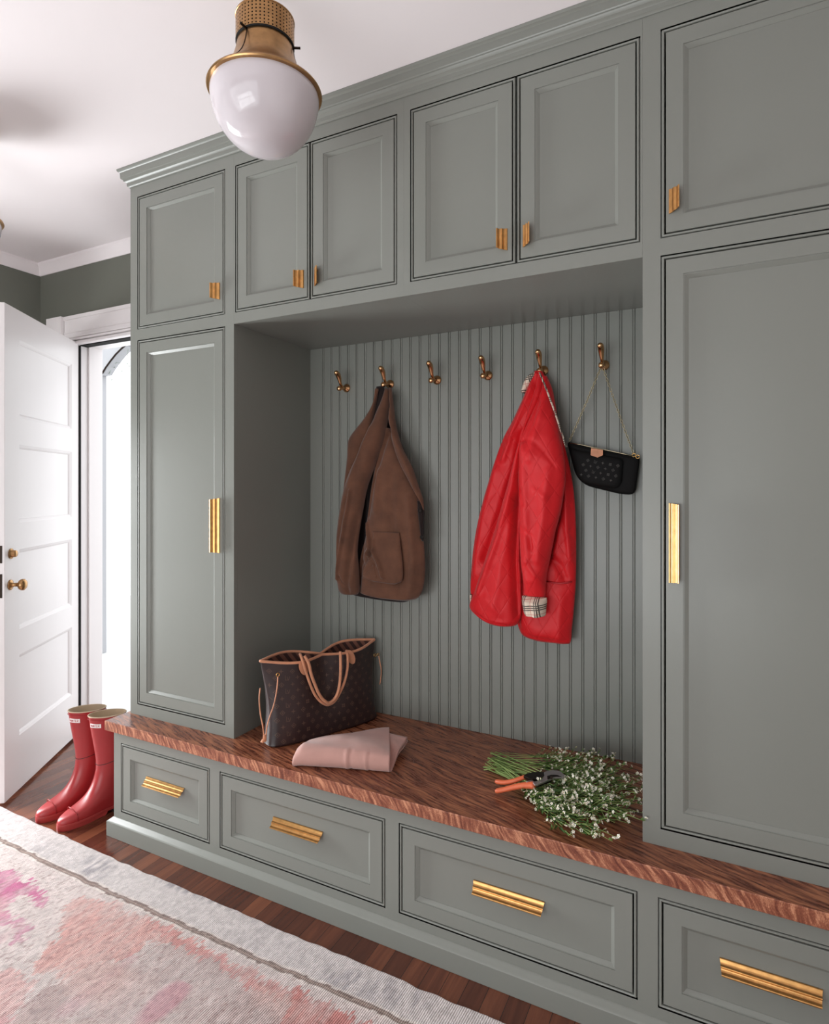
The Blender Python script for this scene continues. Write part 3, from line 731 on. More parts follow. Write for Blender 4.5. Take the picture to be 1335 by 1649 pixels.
# --- brown suede coat
def mk_suede(name, col):
    m = Mat(name, col, 0.88, spec=0.2, sheen=0.25)
    n = m.noise(14, 4, None, 0.6); n2 = m.noise(260, 3)
    c = m.mix(tuple(x*0.90 for x in col), tuple(min(255, x*1.12) for x in col), m.ramp(n, [(0.3, (0, 0, 0)), (0.7, (1, 1, 1))]))
    m.color(c); m.bump(m.math('ADD', m.math('MULTIPLY', n, 0.6), m.math('MULTIPLY', n2, 0.4)), 0.0012, 0.5); return m.m
M_suede = mk_suede('brown_suede', (93, 62, 47))
M_lining = mk_suede('dark_lining', (30, 20, 19))
M_button = Mat('dark_button', (22, 16, 14), 0.6, spec=0.2).m
coat = thing('suede_coat', 'brown suede coat hanging from the second hook from the left', 'coat', (HX[1], 0.46, 1.88))
def fin(b, name, mat, parent, **k):
    o = b.build(name, mat, None, smooth=True, **k)
    o.parent = parent; o.matrix_parent_inverse = parent.matrix_world.inverted() if False else Matrix.Translation(-Vector(parent.location))
    return o
# body behind everything
rowsA = [(606, 623, 617, 622), (603, 648, 626, 640), (592, 670, 632, 668), (565, 702, 641, 700), (561, 714, 650, 722), (560, 740, 663, 752), (557, 780, 675, 785), (553, 815, 683, 812), (553, 850, 683, 845), (554, 900, 682, 880), (560, 940, 680, 930), (566, 955, 674, 955), (575, 959, 655, 969), (590, 961, 640, 969)]
fin(drape(rowsA, 0.445, 0.030, [([(600, 700), (590, 800), (584, 930)], 10, -0.02), ([(570, 720), (562, 800)], 6, 0.01)], seed=1), 'back_panel', M_lining, coat)
# far shoulder and sleeve on the left
rowsS = [(604, 626, 610, 626), (602, 648, 606, 650), (592, 668, 602, 672), (566, 701, 592, 706), (561, 712, 586, 716), (560, 735, 578, 742), (557, 770, 566, 775), (553, 805, 560, 808), (551, 816, 556, 816)]
fin(drape(rowsS, 0.425, 0.022, [([(562, 719), (572, 726)], 1.5, -0.006)], n=20, m=40, seed=2), 'far_sleeve', M_suede, coat)
# front body panel with the patch pocket
rowsD = [(620, 688, 629, 690), (615, 712, 634, 708), (609, 735, 645, 732), (603, 765, 660, 765), (597, 800, 672, 790), (593, 830, 676, 815), (590, 860, 680, 850), (584, 885, 682, 868), (580, 905, 684, 890), (579, 930, 685, 920), (579, 945, 682, 945), (580, 953, 676, 960), (594, 958, 664, 966), (606, 961, 652, 967)]
rd = [([(596, 842), (602, 870), (604, 890)], 3.5, 0.022), ([(590, 850), (586, 895), (582, 940)], 5, -0.020), ([(600, 886), (612, 905), (619, 928)], 4, 0.026), ([(588, 905), (596, 915), (607, 912)], 6, -0.012),
      ([(586, 928), (600, 936), (616, 940), (632, 941), (648, 936)], 2.0, -0.007), ([(638, 760), (640, 850), (650, 950)], 9, -0.006), ([(616, 760), (612, 820)], 9, 0.012), ([(664, 800), (672, 900), (668, 950)], 8, 0.010), ([(628, 700), (618, 745), (604, 790), (597, 830)], 5, -0.014)]
fin(drape(rowsD, 0.412, 0.046, rd, n=64, m=110, wob=0.0022, seed=3), 'front_panel', M_suede, coat)
pk = drape([(600, 856, 643, 858), (602, 870, 645, 875), (601, 888, 648, 900), (590, 908, 649, 915), (585, 922, 649, 930), (586, 928, 647, 936), (600, 936, 636, 941)], 0.361, 0.012,
           [([(602, 870), (604, 884)], 4, 0.012), ([(602, 886), (612, 905), (619, 928)], 4, 0.018), ([(590, 920), (604, 910)], 5, -0.008)], n=40, m=50, ex=9, seed=4)
fin(pk, 'pocket', M_suede, coat)
# near sleeve
rowsB = [(611, 622, 618, 624), (608, 640, 619, 642), (602, 662, 619, 665), (594, 690, 618, 692), (585, 712, 614, 716), (579, 733, 607, 742), (567, 758, 599, 765), (559, 780, 592, 785), (552, 812, 586, 815), (547, 845, 580, 850), (545, 880, 576, 885), (545, 915, 578, 915), (546, 935, 579, 938), (547, 950, 579, 952), (552, 956, 576, 957)]
rb = [([(575, 790), (565, 850), (554, 910), (552, 930)], 3.2, 0.015), ([(567, 800), (556, 860), (549, 910)], 4, -0.008), ([(582, 830), (573, 880), (566, 950)], 6, -0.014), ([(555, 926), (562, 940)], 3, -0.01), ([(600, 690), (585, 740), (572, 780)], 7, 0.008)]
fin(drape(rowsB, 0.378, 0.052, rb, n=50, m=110, wob=0.0016, seed=5, y_at=lambda t: 0.055*max(0, 1-3.0*t)), 'near_sleeve', M_suede, coat)
fin(drape([(547, 921, 551, 921), (546, 932, 550, 932), (546, 941, 549, 941)], 0.372, 0.006, n=12, m=12), 'cuff_lining', M_lining, coat)
# lapel edge on the right
rowsE = [(619, 622, 623, 622), (623, 640, 628, 642), (628, 660, 634, 663), (628, 680, 638, 682), (631, 688, 641, 697), (632, 708, 649, 722), (643, 743, 664, 752), (658, 772, 675, 784), (668, 790, 682, 806), (678, 804, 683, 822)]
fin(drape(rowsE, 0.392, 0.020, [([(629, 660), (636, 700), (655, 745), (672, 785)], 5, 0.006)], n=24, m=60, seed=6, y_at=lambda t: 0.04*max(0, 1-4*t)), 'lapel', M_suede, coat)
fin(drape([(672, 806, 683, 812), (674, 830, 683, 835), (677, 852, 682, 856), (679, 870, 682, 872)], 0.395, 0.012, n=16, m=24), 'front_facing', M_lining, coat)
for (u, v) in ((676.5, 822.5), (679.5, 865)):
    p = at(u, v, 'y', 0.382); b = MB().lathe([(0, 0), (0.0085, 0), (0.009, 0.0015), (0.0075, 0.003), (0.003, 0.0022), (0, 0.0022)], 18, (0, 0, 0), Matrix.Translation(p) @ Matrix.Rotation(PI/2, 4, 'X'))
    fin(b, 'button', M_button, coat)

# --- red quilted coat
def mk_quilt(col):
    m = Mat('red_quilted_satin', col, 0.52, spec=0.35, sheen=0.1)
    sx = m.new('SeparateXYZ'); m.link(m.tc.outputs['Object'], sx.inputs[0])
    def lines(sgn):
        a = m.math('ADD', m.math('MULTIPLY', sx.outputs[0], 17.0), m.math('MULTIPLY', sx.outputs[2], 10.0*sgn))
        d = m.math('ABSOLUTE', m.math('SUBTRACT', m.math('FRACT', a), 0.5))
        return m.math('POWER', m.math('SUBTRACT', 1.0, m.math('MULTIPLY', d, 2.0)), 9.0)
    q = m.math('MAXIMUM', lines(1), lines(-1))
    n = m.noise(26, 4, m.mapping((1, 1, 0.6)), 0.6)
    h = m.math('SUBTRACT', m.math('MULTIPLY', n, 1.1), m.math('MULTIPLY', q, 0.75))
    m.color(m.mix(col, tuple(x*0.9 for x in col), m.math('MULTIPLY', q, 0.2))); m.bump(h, 0.0045, 0.32); return m.m
M_red = mk_quilt((206, 17, 27))
M_redtrim = Mat('red_binding', (168, 20, 30), 0.5).m
def mk_plaid():
    m = Mat('cream_plaid', (218, 200, 180), 0.8)
    sx = m.new('SeparateXYZ'); m.link(m.mapping((1, 1, 1), (0, 0.12, 0)), sx.inputs[0])
    def band(o, per, off, w):
        f = m.math('FRACT', m.math('ADD', m.math('DIVIDE', sx.outputs[o], per), off))
        return m.math('LESS_THAN', f, w)
    P = 0.052
    dark = None
    for o in (0, 2):
        for off in (0.0, 0.14, 0.28):
            k = band(o, P, off, 0.075); dark = k if dark is None else m.math('MAXIMUM', dark, k)
    rd = m.math('MAXIMUM', band(0, P, 0.55, 0.03), band(2, P, 0.55, 0.03))
    c = m.mix((222, 204, 186), (34, 28, 30), m.math('MULTIPLY', dark, 0.88)); c = m.mix(c, (176, 50, 50), m.math('MULTIPLY', rd, 0.8))
    m.color(c); return m.m
M_plaid = mk_plaid()
rc = thing('quilted_coat', 'bright red quilted coat with plaid cuff hanging from the fifth hook', 'coat', (HX[4], 0.46, 1.88))
# whole back of the coat
rowsR5 = [(861, 598, 874, 598), (856, 612, 881, 614), (848, 634, 889, 638), (838, 662, 897, 668), (832, 690, 904, 700), (828, 715, 912, 728), (824, 750, 921, 770), (822, 800, 926, 812), (820, 850, 928, 860), (820, 900, 928, 910), (822, 940, 927, 945), (828, 975, 924, 985), (833, 1003, 921, 1015), (842, 1022, 920, 1030), (862, 1031, 918, 1036)]
rr = [([(900, 830), (893, 870), (885, 900)], 5, -0.030), ([(914, 770), (916, 850), (922, 900)], 6, 0.012), ([(905, 800), (897, 840)], 5, -0.02), ([(890, 895), (905, 910), (912, 930)], 7, -0.012), ([(835, 960), (835, 1010)], 5, -0.025), ([(850, 1000), (880, 1012), (912, 1010)], 12, 0.006), ([(903, 1026), (908, 960)], 9, 0.008), ([(838, 1005), (860, 1022), (890, 1028), (916, 1029)], 1.6, -0.004)]
fin(drape(rowsR5, 0.430, 0.042, rr, n=70, m=120, wob=0.003, seed=11), 'body', M_red, rc)
# left back fold
rowsR2 = [(861, 600, 869, 601), (851, 622, 868, 622), (840, 648, 866, 650), (824, 682, 858, 690), (812, 704, 852, 715), (800, 735, 846, 750), (789, 770, 842, 790), (778, 808, 838, 830), (768, 850, 835, 870), (762, 890, 833, 910), (759, 925, 830, 940), (758, 950, 822, 960), (760, 965, 812, 975)]
rr2 = [([(858, 625), (832, 690), (815, 740)], 6, 0.012), ([(806, 712), (818, 713), (831, 710)], 1.6, -0.008), ([(846, 700), (832, 760), (808, 830), (785, 900)], 7, -0.018), ([(800, 760), (780, 840), (768, 920)], 9, 0.010)]
fin(drape(rowsR2, 0.424, 0.036, rr2, n=56, m=110, wob=0.003, seed=12), 'far_sleeve', M_red, rc)
# near fold in front of it
rowsR3 = [(863, 603, 871, 604), (858, 625, 871, 626), (850, 655, 864, 655), (843, 690, 852, 690), (834, 730, 845, 730), (823, 770, 841, 770), (811, 810, 840, 810), (798, 855, 839, 850), (786, 890, 838, 890), (774, 925, 840, 925), (764, 955, 840, 950), (757, 976, 840, 975), (768, 990, 838, 995), (785, 1001, 832, 1006), (800, 1006, 822, 1008)]
rr3 = [([(845, 720), (828, 800), (806, 870), (775, 950)], 7, 0.014), ([(836, 800), (832, 900), (836, 990)], 6, -0.024), ([(830, 840), (815, 900), (800, 985)], 8, 0.006), ([(790, 960), (812, 985)], 7, 0.006), ([(762, 979), (790, 996), (818, 1003)], 1.5, -0.004)]
fin(drape(rowsR3, 0.384, 0.052, rr3, n=56, m=120, wob=0.003, seed=13, y_at=lambda t: 0.045*max(0, 1-3*t)), 'back_fold', M_red, rc)
# sleeve in front
rowsR4 = [(864, 600, 872, 600), (866, 618, 882, 622), (861, 640, 888, 645), (855, 658, 893, 668), (847, 680, 899, 695), (839, 700, 905, 720), (836, 712, 909, 742), (835, 735, 911, 768), (835, 765, 908, 795), (836, 800, 903, 825), (837, 840, 895, 855), (838, 875, 889, 885), (840, 905, 884, 910), (843, 930, 880, 932), (845, 948, 879, 952), (844, 957, 878, 961)]
rr4 = [([(840, 712), (855, 709), (864, 712)], 1.6, -0.007), ([(864, 712), (880, 728), (898, 752)], 2.5, -0.005), ([(876, 650), (866, 690), (858, 740)], 7, 0.008), ([(846, 720), (850, 800), (855, 900)], 7, 0.010), ([(866, 640), (860, 680), (848, 708)], 4, -0.006), ([(888, 760), (880, 830), (872, 900)], 8, 0.008), ([(842, 790), (848, 810)], 4, -0.01), ([(842, 845), (858, 862), (862, 880)], 5, -0.008), ([(868, 790), (882, 800)], 6, 0.006), ([(850, 900), (868, 925)], 5, 0.007)]
fin(drape(rowsR4, 0.358, 0.052, rr4, n=64, m=130, wob=0.0035, seed=14, y_at=lambda t: 0.080*max(0, 1-2.8*t)), 'near_sleeve', M_red, rc)
rowsC = [(841, 959, 881, 962), (842, 966, 881, 970), (843, 975, 880, 980), (845, 984, 879, 990), (849, 990, 875, 992)]
fin(drape(rowsC, 0.352, 0.050, [([(858, 962), (860, 990)], 5, -0.006), ([(870, 962), (868, 990)], 4, 0.005)], n=40, m=24, seed=15, ex=2.6), 'plaid_cuff', M_plaid, rc)
# pocket welt, plaid collar and facing edge
pw = [at(u, v, 'y', y) for u, v, y in ((880, 936, 0.3855), (890, 938.5, 0.3850), (902, 939.5, 0.3850), (914, 938.5, 0.388), (921, 937, 0.394))]
fin(MB().tube(pw, 0.0028, 8), 'pocket_welt', M_redtrim, rc)
fin(drape([(858, 600, 867, 599), (850, 606, 863, 606), (844, 616, 856, 616), (841, 626, 849, 628), (839, 632, 845, 634)], 0.425, 0.020, n=24, m=20, seed=16), 'plaid_collar', M_plaid, rc)
fp = catmull([tuple(at(u, v, 'y', y)) for u, v, y in ((869, 600, 0.385), (878, 622, 0.372), (886, 643, 0.365), (894, 665, 0.360), (903, 693, 0.360), (912, 720, 0.372))], 24)
fin(MB().tube(fp, 0.0045, 8, flat=(1, 0.5)), 'plaid_edging', M_plaid, rc)
fin(drape([(757, 957, 760, 957), (757, 965, 760, 966), (758, 972, 760, 973)], 0.400, 0.008, n=12, m=10), 'plaid_hem', M_plaid, rc)

# ------------------------------------------------------------------ monogram canvas
def mk_canvas(name, col, rough=0.42):
    m = Mat(name, col, rough, spec=0.5); n = m.noise(700, 2)
    m.color(m.mix(tuple(x*0.8 for x in col), tuple(x*1.2 for x in col), m.noise(9, 3))); m.bump(n, 0.0004, 0.5); return m.m
M_canvas = mk_canvas('dark_brown_canvas', (48, 33, 33), 0.36)
M_motif = Mat('tan_print', (86, 64, 54), 0.5).m
M_black = mk_canvas('dark_canvas', (9, 8, 8), 0.7); M_black.node_tree.nodes['Principled BSDF'].inputs['Specular IOR Level'].default_value = 0.2
M_motif2 = Mat('dull_print', (40, 32, 26), 0.55).m
M_tan = mk_suede('natural_leather', (196, 136, 104)); M_tan.node_tree.nodes['Principled BSDF'].inputs['Roughness'].default_value = 0.45
M_stripe = None
def motif(kind, r):
    """small print shapes as lists of polygons in a unit plane"""
    out = []
    if kind == 0:      # four-pointed star
        p = []
        for k in range(8):
            a = PI/4*k; q = r if k % 2 == 0 else r*0.30; p.append((q*math.cos(a), q*math.sin(a)))
        out.append(p)
    elif kind == 1:    # flower with four round petals
        for k in range(4):
            a = PI/2*k+PI/4; cx, cy = 0.55*r*math.cos(a), 0.55*r*math.sin(a)
            out.append([(cx+0.36*r*math.cos(t), cy+0.36*r*math.sin(t)) for t in [2*PI*j/8 for j in range(8)]])
    elif kind == 2:    # diamond ring
        n = 12
        for k in range(4):
            a0, a1 = PI/2*k, PI/2*(k+1)
            out.append([(r*math.cos(a0), r*math.sin(a0)), (r*math.cos(a1), r*math.sin(a1)), (0.72*r*math.cos(a1), 0.72*r*math.sin(a1)), (0.72*r*math.cos(a0), 0.72*r*math.sin(a0))])
        out.append([(0.3*r*math.cos(t), 0.3*r*math.sin(t)) for t in [2*PI*j/8 for j in range(8)]])
    else:              # interlaced letters
        w = 0.2*r
        out.append([(-0.7*r, r), (-0.7*r+w, r), (-0.7*r+w, -0.7*r), (-0.7*r, -0.7*r)])
        out.append([(-0.7*r, -0.7*r), (0.45*r, -0.7*r), (0.45*r, -0.7*r-w), (-0.7*r, -0.7*r-w)])
        out.append([(-0.15*r, r*0.6), (-0.15*r+w, r*0.6), (0.35*r+w, -r), (0.35*r, -r)])
        out.append([(0.85*r, r*0.6), (0.85*r+w, r*0.6), (0.35*r+w*1.1, -r), (0.35*r, -r)])
    return out
def print_on(S, us, vs, r, mat, parent, name='printed_motifs', off=0.0006):
    """S(a, h) -> (point, normal); a along, h up, in metres"""
    b = MB(); k = 0
    for j, v in enumerate(vs):
        for i, u in enumerate(us):
            uu = u+(0.5*(us[1]-us[0]) if j % 2 else 0)
            for poly in motif((i+2*j) % 4 if j % 2 else (i*2+j) % 4, r):
                P = []
                for (p, q) in poly:
                    g = S(uu+p, v+q)
                    if g is None: P = None; break
                    P.append(g[0]+g[1]*off)
                if not P: continue
                b.add(P, [tuple(range(len(P)))])
    return b

# ------------------------------------------------------------------ tote bag
TB0 = Vector((0.850, 0.245)); E1 = Vector((0.42, 0.907)).normalized(); E2 = Vector((E1.y, -E1.x))
tote = thing('tote_bag', 'large dark brown monogram tote bag with tan leather straps on the bench', 'handbag', (TB0.x, TB0.y, BT))
HT = 0.316
def tote_ring(h, n=96):
    """closed loop, front half then back half; h 0..1"""
    pts = []
    wa = 0.247+0.012*h-0.004*math.sin(PI*h)
    cen = -0.012-0.008*h                                   # top leans toward the left end
    for i in range(n):
        t = i/n*2*PI; c, s = math.cos(t), math.sin(t)
        a = wa*abs(c)**0.62*(1 if c >= 0 else -1)
        rel = a/wa
        bot = 0.068*abs(s)**0.5
        pinch = 0.010+0.058*abs(math.sin(PI*min(1, abs(rel)*1.0)))**1.2*(1 if abs(rel) > 0.1 else 1)
        top = pinch*min(1, abs(s)**0.55)
        if s < 0: top *= 0.75                        # front rim bows a little less
        k = h**1.2
        bb = (bot*(1-k)+top*k)*(1 if s >= 0 else -1)
        if s > 0: bb *= (1-0.25*h)
        # cinched side gussets at mid height
        g = math.exp(-((abs(rel)-1)/0.10)**2)*math.sin(PI*min(h*1.05, 1))
        a -= 0.012*g*(1 if c >= 0 else -1)
        z = HT*h
        if h > 0.6:
            kk = (h-0.6)/0.4
            z += kk*(0.018*rel*rel-0.012)+kk*(0.016*abs(math.sin(PI*rel)) if s > 0 else -0.004*abs(math.sin(PI*rel)))
        pts.append((a+cen, bb, z))
    return pts
def to_world(a, b_, z): return Vector((E1.x*a-E2.x*b_, E1.y*a-E2.y*b_, z+0.0008))
rings = []
for k in range(29):
    h = k/28; r = [to_world(*p) for p in tote_ring(h)]
    rings.append(r)
r00 = [to_world(p[0]*0.97, p[1]*0.9, 0.0) for p in tote_ring(0)]
r0b = [to_world(p[0], p[1], 0.006) for p in tote_ring(0)]
b = MB().loft([r00]+[r0b]+rings[1:], cap1=False)
# lining
inn = [[Vector((p.x*0.985, p.y*0.985, p.z)) for p in rings[k]] for k in (28, 24, 18, 10, 2)]
body = b.build('body', M_canvas, tote, auto=60, recalc=True)
ml = Mat('striped_lining', (120, 74, 60), 0.8); w = ml.new('TexWave'); w.inputs['Scale'].default_value = 14; w.bands_direction = 'DIAGONAL'; ml.link(ml.tc.outputs['Object'], w.inputs['Vector'])
ml.color(ml.ramp(w.outputs['Fac'], [(0.4, (58, 34, 30)), (0.6, (120, 78, 64))])); M_strline = ml.m
def shrink(r, d):
    cx = sum((p for p in r), Vector())/len(r); out = []
    n = len(r)
    for i, p in enumerate(r):
        t = (r[(i+1) % n]-r[i-1]); nn = Vector((t.y, -t.x, 0)).normalized()
        out.append(p-nn*d if (p-cx).dot(nn) > 0 or True else p)
    return out
MB().loft([shrink(rings[k], 0.0025) for k in (28, 26, 22, 16, 8, 1)], cap0=False, cap1=True).build('lining', M_strline, tote, smooth=True)
rim = rings[28]
MB().tube([p for p in rim]+[rim[0]], 0.0056, 8).build('rim_piping', M_tan, tote, smooth=True)
# side piping strips
def front_pt(rel_t, h):
    pass
def surf(a, z):
    """front face point: a along, z height"""
    h = max(0.0, min(1.0, z/HT)); R = tote_ring(h); best = None
    n = len(R); c = [(p, i) for i, p in enumerate(R) if i >= n//2]
    for (p, i) in c:
        q = R[(i+1) % n]
        if min(p[0], q[0]) <= a <= max(p[0], q[0]):
            t = (a-p[0])/((q[0]-p[0]) or 1e-9); best = (a, p[1]+(q[1]-p[1])*t, p[2]+(q[2]-p[2])*t); break
    if best is None:
        return None
    return to_world(*best), Vector((E2.x, E2.y, 0.12)).normalized()
pm = print_on(surf, [-0.252+0.040*i for i in range(13)], [0.020+0.0262*j for j in range(11)], 0.0098, M_motif, tote)
pm.build('printed_motifs', M_motif, tote, recalc=False)
# end gusset prints on the visible left end
def surf_end(a, z):
    h = max(0, min(1, z/HT)); R = tote_ring(h); n = len(R)
    idx = n//2-int(round(a/0.0042)); p = R[max(n//2-7, min(n//2+7, idx))]
    w_ = to_world(*p); return w_+Vector((-E1.x, -E1.y, 0))*0.0012+Vector((E2.x, E2.y, 0))*0.0006, Vector((0, 0, 0))
# leather handles
def tw(u, v, off=0.0):
    p = at_plane(u, v, (TB0.x+E2.x*(0.055+off), TB0.y+E2.y*(0.055+off), 0.7), (E2.x, E2.y, 0)); return p-Vector(tote.location)
def strap(pts, off, wd=0.0062, th=0.0030, name='strap', mat=None):
    P = catmull([tuple(tw(u, v, off+(q[0] if q else 0))) for (u, v, *q) in pts], 60)
    MB().tube(P, wd, 10, flat=(1.0, 1.0)).build(name, mat or M_tan, tote, smooth=True)
strap([(483, 1053, -0.02), (486, 1060), (492, 1080), (500, 1103), (508, 1120), (518, 1131), (528, 1135), (538, 1130), (546, 1118), (554, 1100), (559, 1080), (560, 1060), (558, 1047, -0.02)], 0.012, 0.0054, name='back_strap')
strap([(490, 1056, -0.012), (497, 1068), (501, 1085), (507, 1102), (514, 1118), (522, 1128), (530, 1132), (539, 1125), (545, 1112), (548, 1090), (548.5, 1070), (548, 1049, -0.012)], 0.021, 0.0060, name='front_strap')
def patch(cu, cv, ru, rv, rot, name):
    P = []
    for k in range(24):
        t = 2*PI*k/24; x = ru*math.cos(t); y = rv*math.sin(t)
        P.append((cu+x*math.cos(rot)-y*math.sin(rot), cv+x*math.sin(rot)+y*math.cos(rot)))
    f = [tw(u, v, 0.0045) for u, v in P]; bk = [tw(u, v, 0.0015) for u, v in P]
    MB().loft([bk, f]).build(name, M_tan, tote, bevel=0.0008)
patch(489, 1075, 7.5, 12.5, -0.25, 'strap_tab'); patch(565, 1058, 6.5, 12, -0.35, 'strap_tab')
# drawcords with rings and the toggle
def cord(pts, r=0.0024):
    P = catmull([tuple(tw(u, v, o)) for (u, v, o) in pts], 40)
    MB().tube(P, r, 8).build('drawcord', M_tan, tote, smooth=True)
cord([(447.5, 1090, 0.012), (446, 1110, 0.016), (441, 1135, 0.014), (434, 1155, 0.012), (430, 1170, 0.010), (428.5, 1184, 0.008)])
cord([(419, 1108, -0.02), (417.5, 1125, -0.01), (419.5, 1150, 0.0), (423, 1168, 0.004), (425, 1184, 0.006)])
cord([(610, 1057, -0.040), (612, 1068, -0.036), (614, 1080, -0.036), (613, 1093, -0.040), (611.5, 1102, -0.046)])
def ringo(u, v, off, R=0.0062):
    c = tw(u, v, off); b = MB(); P = [c+Vector((E1.x, E1.y, 0))*R*math.cos(t)+Vector((0, 0, 1))*R*math.sin(t) for t in [2*PI*k/16 for k in range(17)]]
    b.tube(P, 0.0016, 6); b.build('ring', M_gold, tote, smooth=True)
ringo(447.5, 1086.5, 0.012); ringo(604, 1055, -0.030); ringo(609.0, 1054, -0.038, 0.0052)
b = MB().tube([tw(426.6, 1183, 0.008), tw(426.2, 1194, 0.008)], 0.0085, 12, flat=(1, 0.6)); b.build('toggle', M_tan, tote, auto=50)
b = MB().tube([tw(424, 1191, 0.010), tw(422, 1196, 0.012)], [0.005, 0.006], 10); b.build('toggle_end', M_tan, tote, auto=50)

# ------------------------------------------------------------------ folded blanket
def mk_wool(col):
    m = Mat('pink_wool_felt', col, 0.9, spec=0.2, sheen=0.35)
    n = m.noise(320, 3); n2 = m.noise(16, 3)
    m.color(m.mix(tuple(x*0.93 for x in col), tuple(min(255, x*1.05) for x in col), n2)); m.bump(m.math('ADD', m.math('MULTIPLY', n, 0.4), n2), 0.0022, 0.5); return m.m
M_wool = mk_wool((196, 152, 142))
bl0 = at(470, 1236, 'z', BT+0.004); bl1 = at(629, 1247, 'z', BT+0.004)
ax = (bl1-bl0); ax.z = 0; Lb = ax.length; ax.normalize(); nb_ = Vector((-ax.y, ax.x, 0))
blk = thing('folded_blanket', 'folded dusty pink wool blanket lying on the oak bench before the tote bag', 'blanket', (bl0.x, bl0.y, BT))
def blanket_sec(s, n=40):
    """one section: rounded front fold, tapering back"""
    depth = 0.105+0.190*s**0.9; hgt = 0.064+0.010*math.sin(PI*s)-0.006*s
    if s < 0.08: q = (s/0.08)**0.5; hgt *= 0.55+0.45*q; depth *= 0.65+0.35*q
    pts = []
    r = hgt/2
    top = []
    wr = 0.0009*math.sin(17*s+1)+0.0005*math.sin(31*s)
    for k in range(15):
        t = -PI/2-PI*k/14; top.append((r*0.95+r*0.95*math.cos(t), r+r*math.sin(t)))
    # from front bottom, round the front, then across the top to the back
    prof = [(depth*0.6, 0.0005), (r, 0.0005)]+top[1:-1]
    for k in range(1, 13):
        q = k/12; y = r+(depth-r)*q; z = hgt*(1-0.30*q**2)+wr*math.sin(PI*q)+0.003*math.sin(6*q+9*s)
        prof.append((y, z))
    prof.append((depth+0.004, hgt*0.62)); prof.append((depth, hgt*0.5)); prof.append((depth*0.95, 0.010)); prof.append((depth*0.93, 0.0005))
    return prof
rings = []
for k in range(61):
    s = k/60; sk = s*Lb*0.985
    P = blanket_sec(s); n = len(P)
    # short crumples low on the front towards the right end
    out = []
    for (y, z) in P:
        front = math.exp(-((y-0.005)/0.05)**2)
        cr = front*(0.006*math.exp(-((s-0.56)/0.018)**2)-0.005*math.exp(-((s-0.60)/0.016)**2)+0.004*math.exp(-((s-0.76)/0.014)**2)-0.005*math.exp(-((s-0.79)/0.012)**2))
        skew = -0.20*max(0, y-0.02)*(0.35+0.65*s)
        out.append(ax*(sk+skew)+nb_*(y-cr+0.003)+Vector((0, 0, z)))
    rings.append(out)
bb = MB().loft(rings).build('folded_body', M_wool, blk, smooth=True)
# loose inner layers showing at the open right end
def layer(pts_top, z0, z1, drop, name):
    """curved sheet from the front fold corner to the back edge"""
    b = MB(); n = 18; sh = []
    for k in range(n):
        q = k/(n-1)
        pa = Vector(pts_top[0]).lerp(Vector(pts_top[1]), q); pb = Vector(pts_top[2]).lerp(Vector(pts_top[3]), q)
        row = []
        for j in range(14):
            w_ = j/13; p = pa.lerp(pb, w_); z = z0+(z1-z0)*math.sin(PI/2*min(1, q*1.25))-drop*w_**2+0.004*math.sin(9*q+4*w_)*w_
            row.append(Vector((p.x, p.y, z)))
        sh.append(row)
    top = [[p+Vector((0, 0, 0.0025)) for p in r] for r in sh]; bot = [[p-Vector((0, 0, 0.0015)) for p in r] for r in sh]
    rings = [t+b_[::-1] for t, b_ in zip(top, bot)]
    b.loft(rings); return b.build(name, M_wool, blk, smooth=True)
def bl(u, v, z): p = at(u, v, 'z', z)-Vector(blk.location); return (p.x, p.y)
layer([bl(604, 1228, BT+0.010)+(0,), bl(606, 1174, BT+0.05)+(0,), bl(630, 1238, BT+0.010)+(0,), bl(656, 1186, BT+0.046)+(0,)], 0.006, 0.046, 0.006, 'loose_layer')
layer([bl(604, 1230, BT+0.006)+(0,), bl(610, 1188, BT+0.028)+(0,), bl(629, 1240, BT+0.006)+(0,), bl(657, 1192, BT+0.026)+(0,)], 0.003, 0.028, 0.004, 'loose_layer')

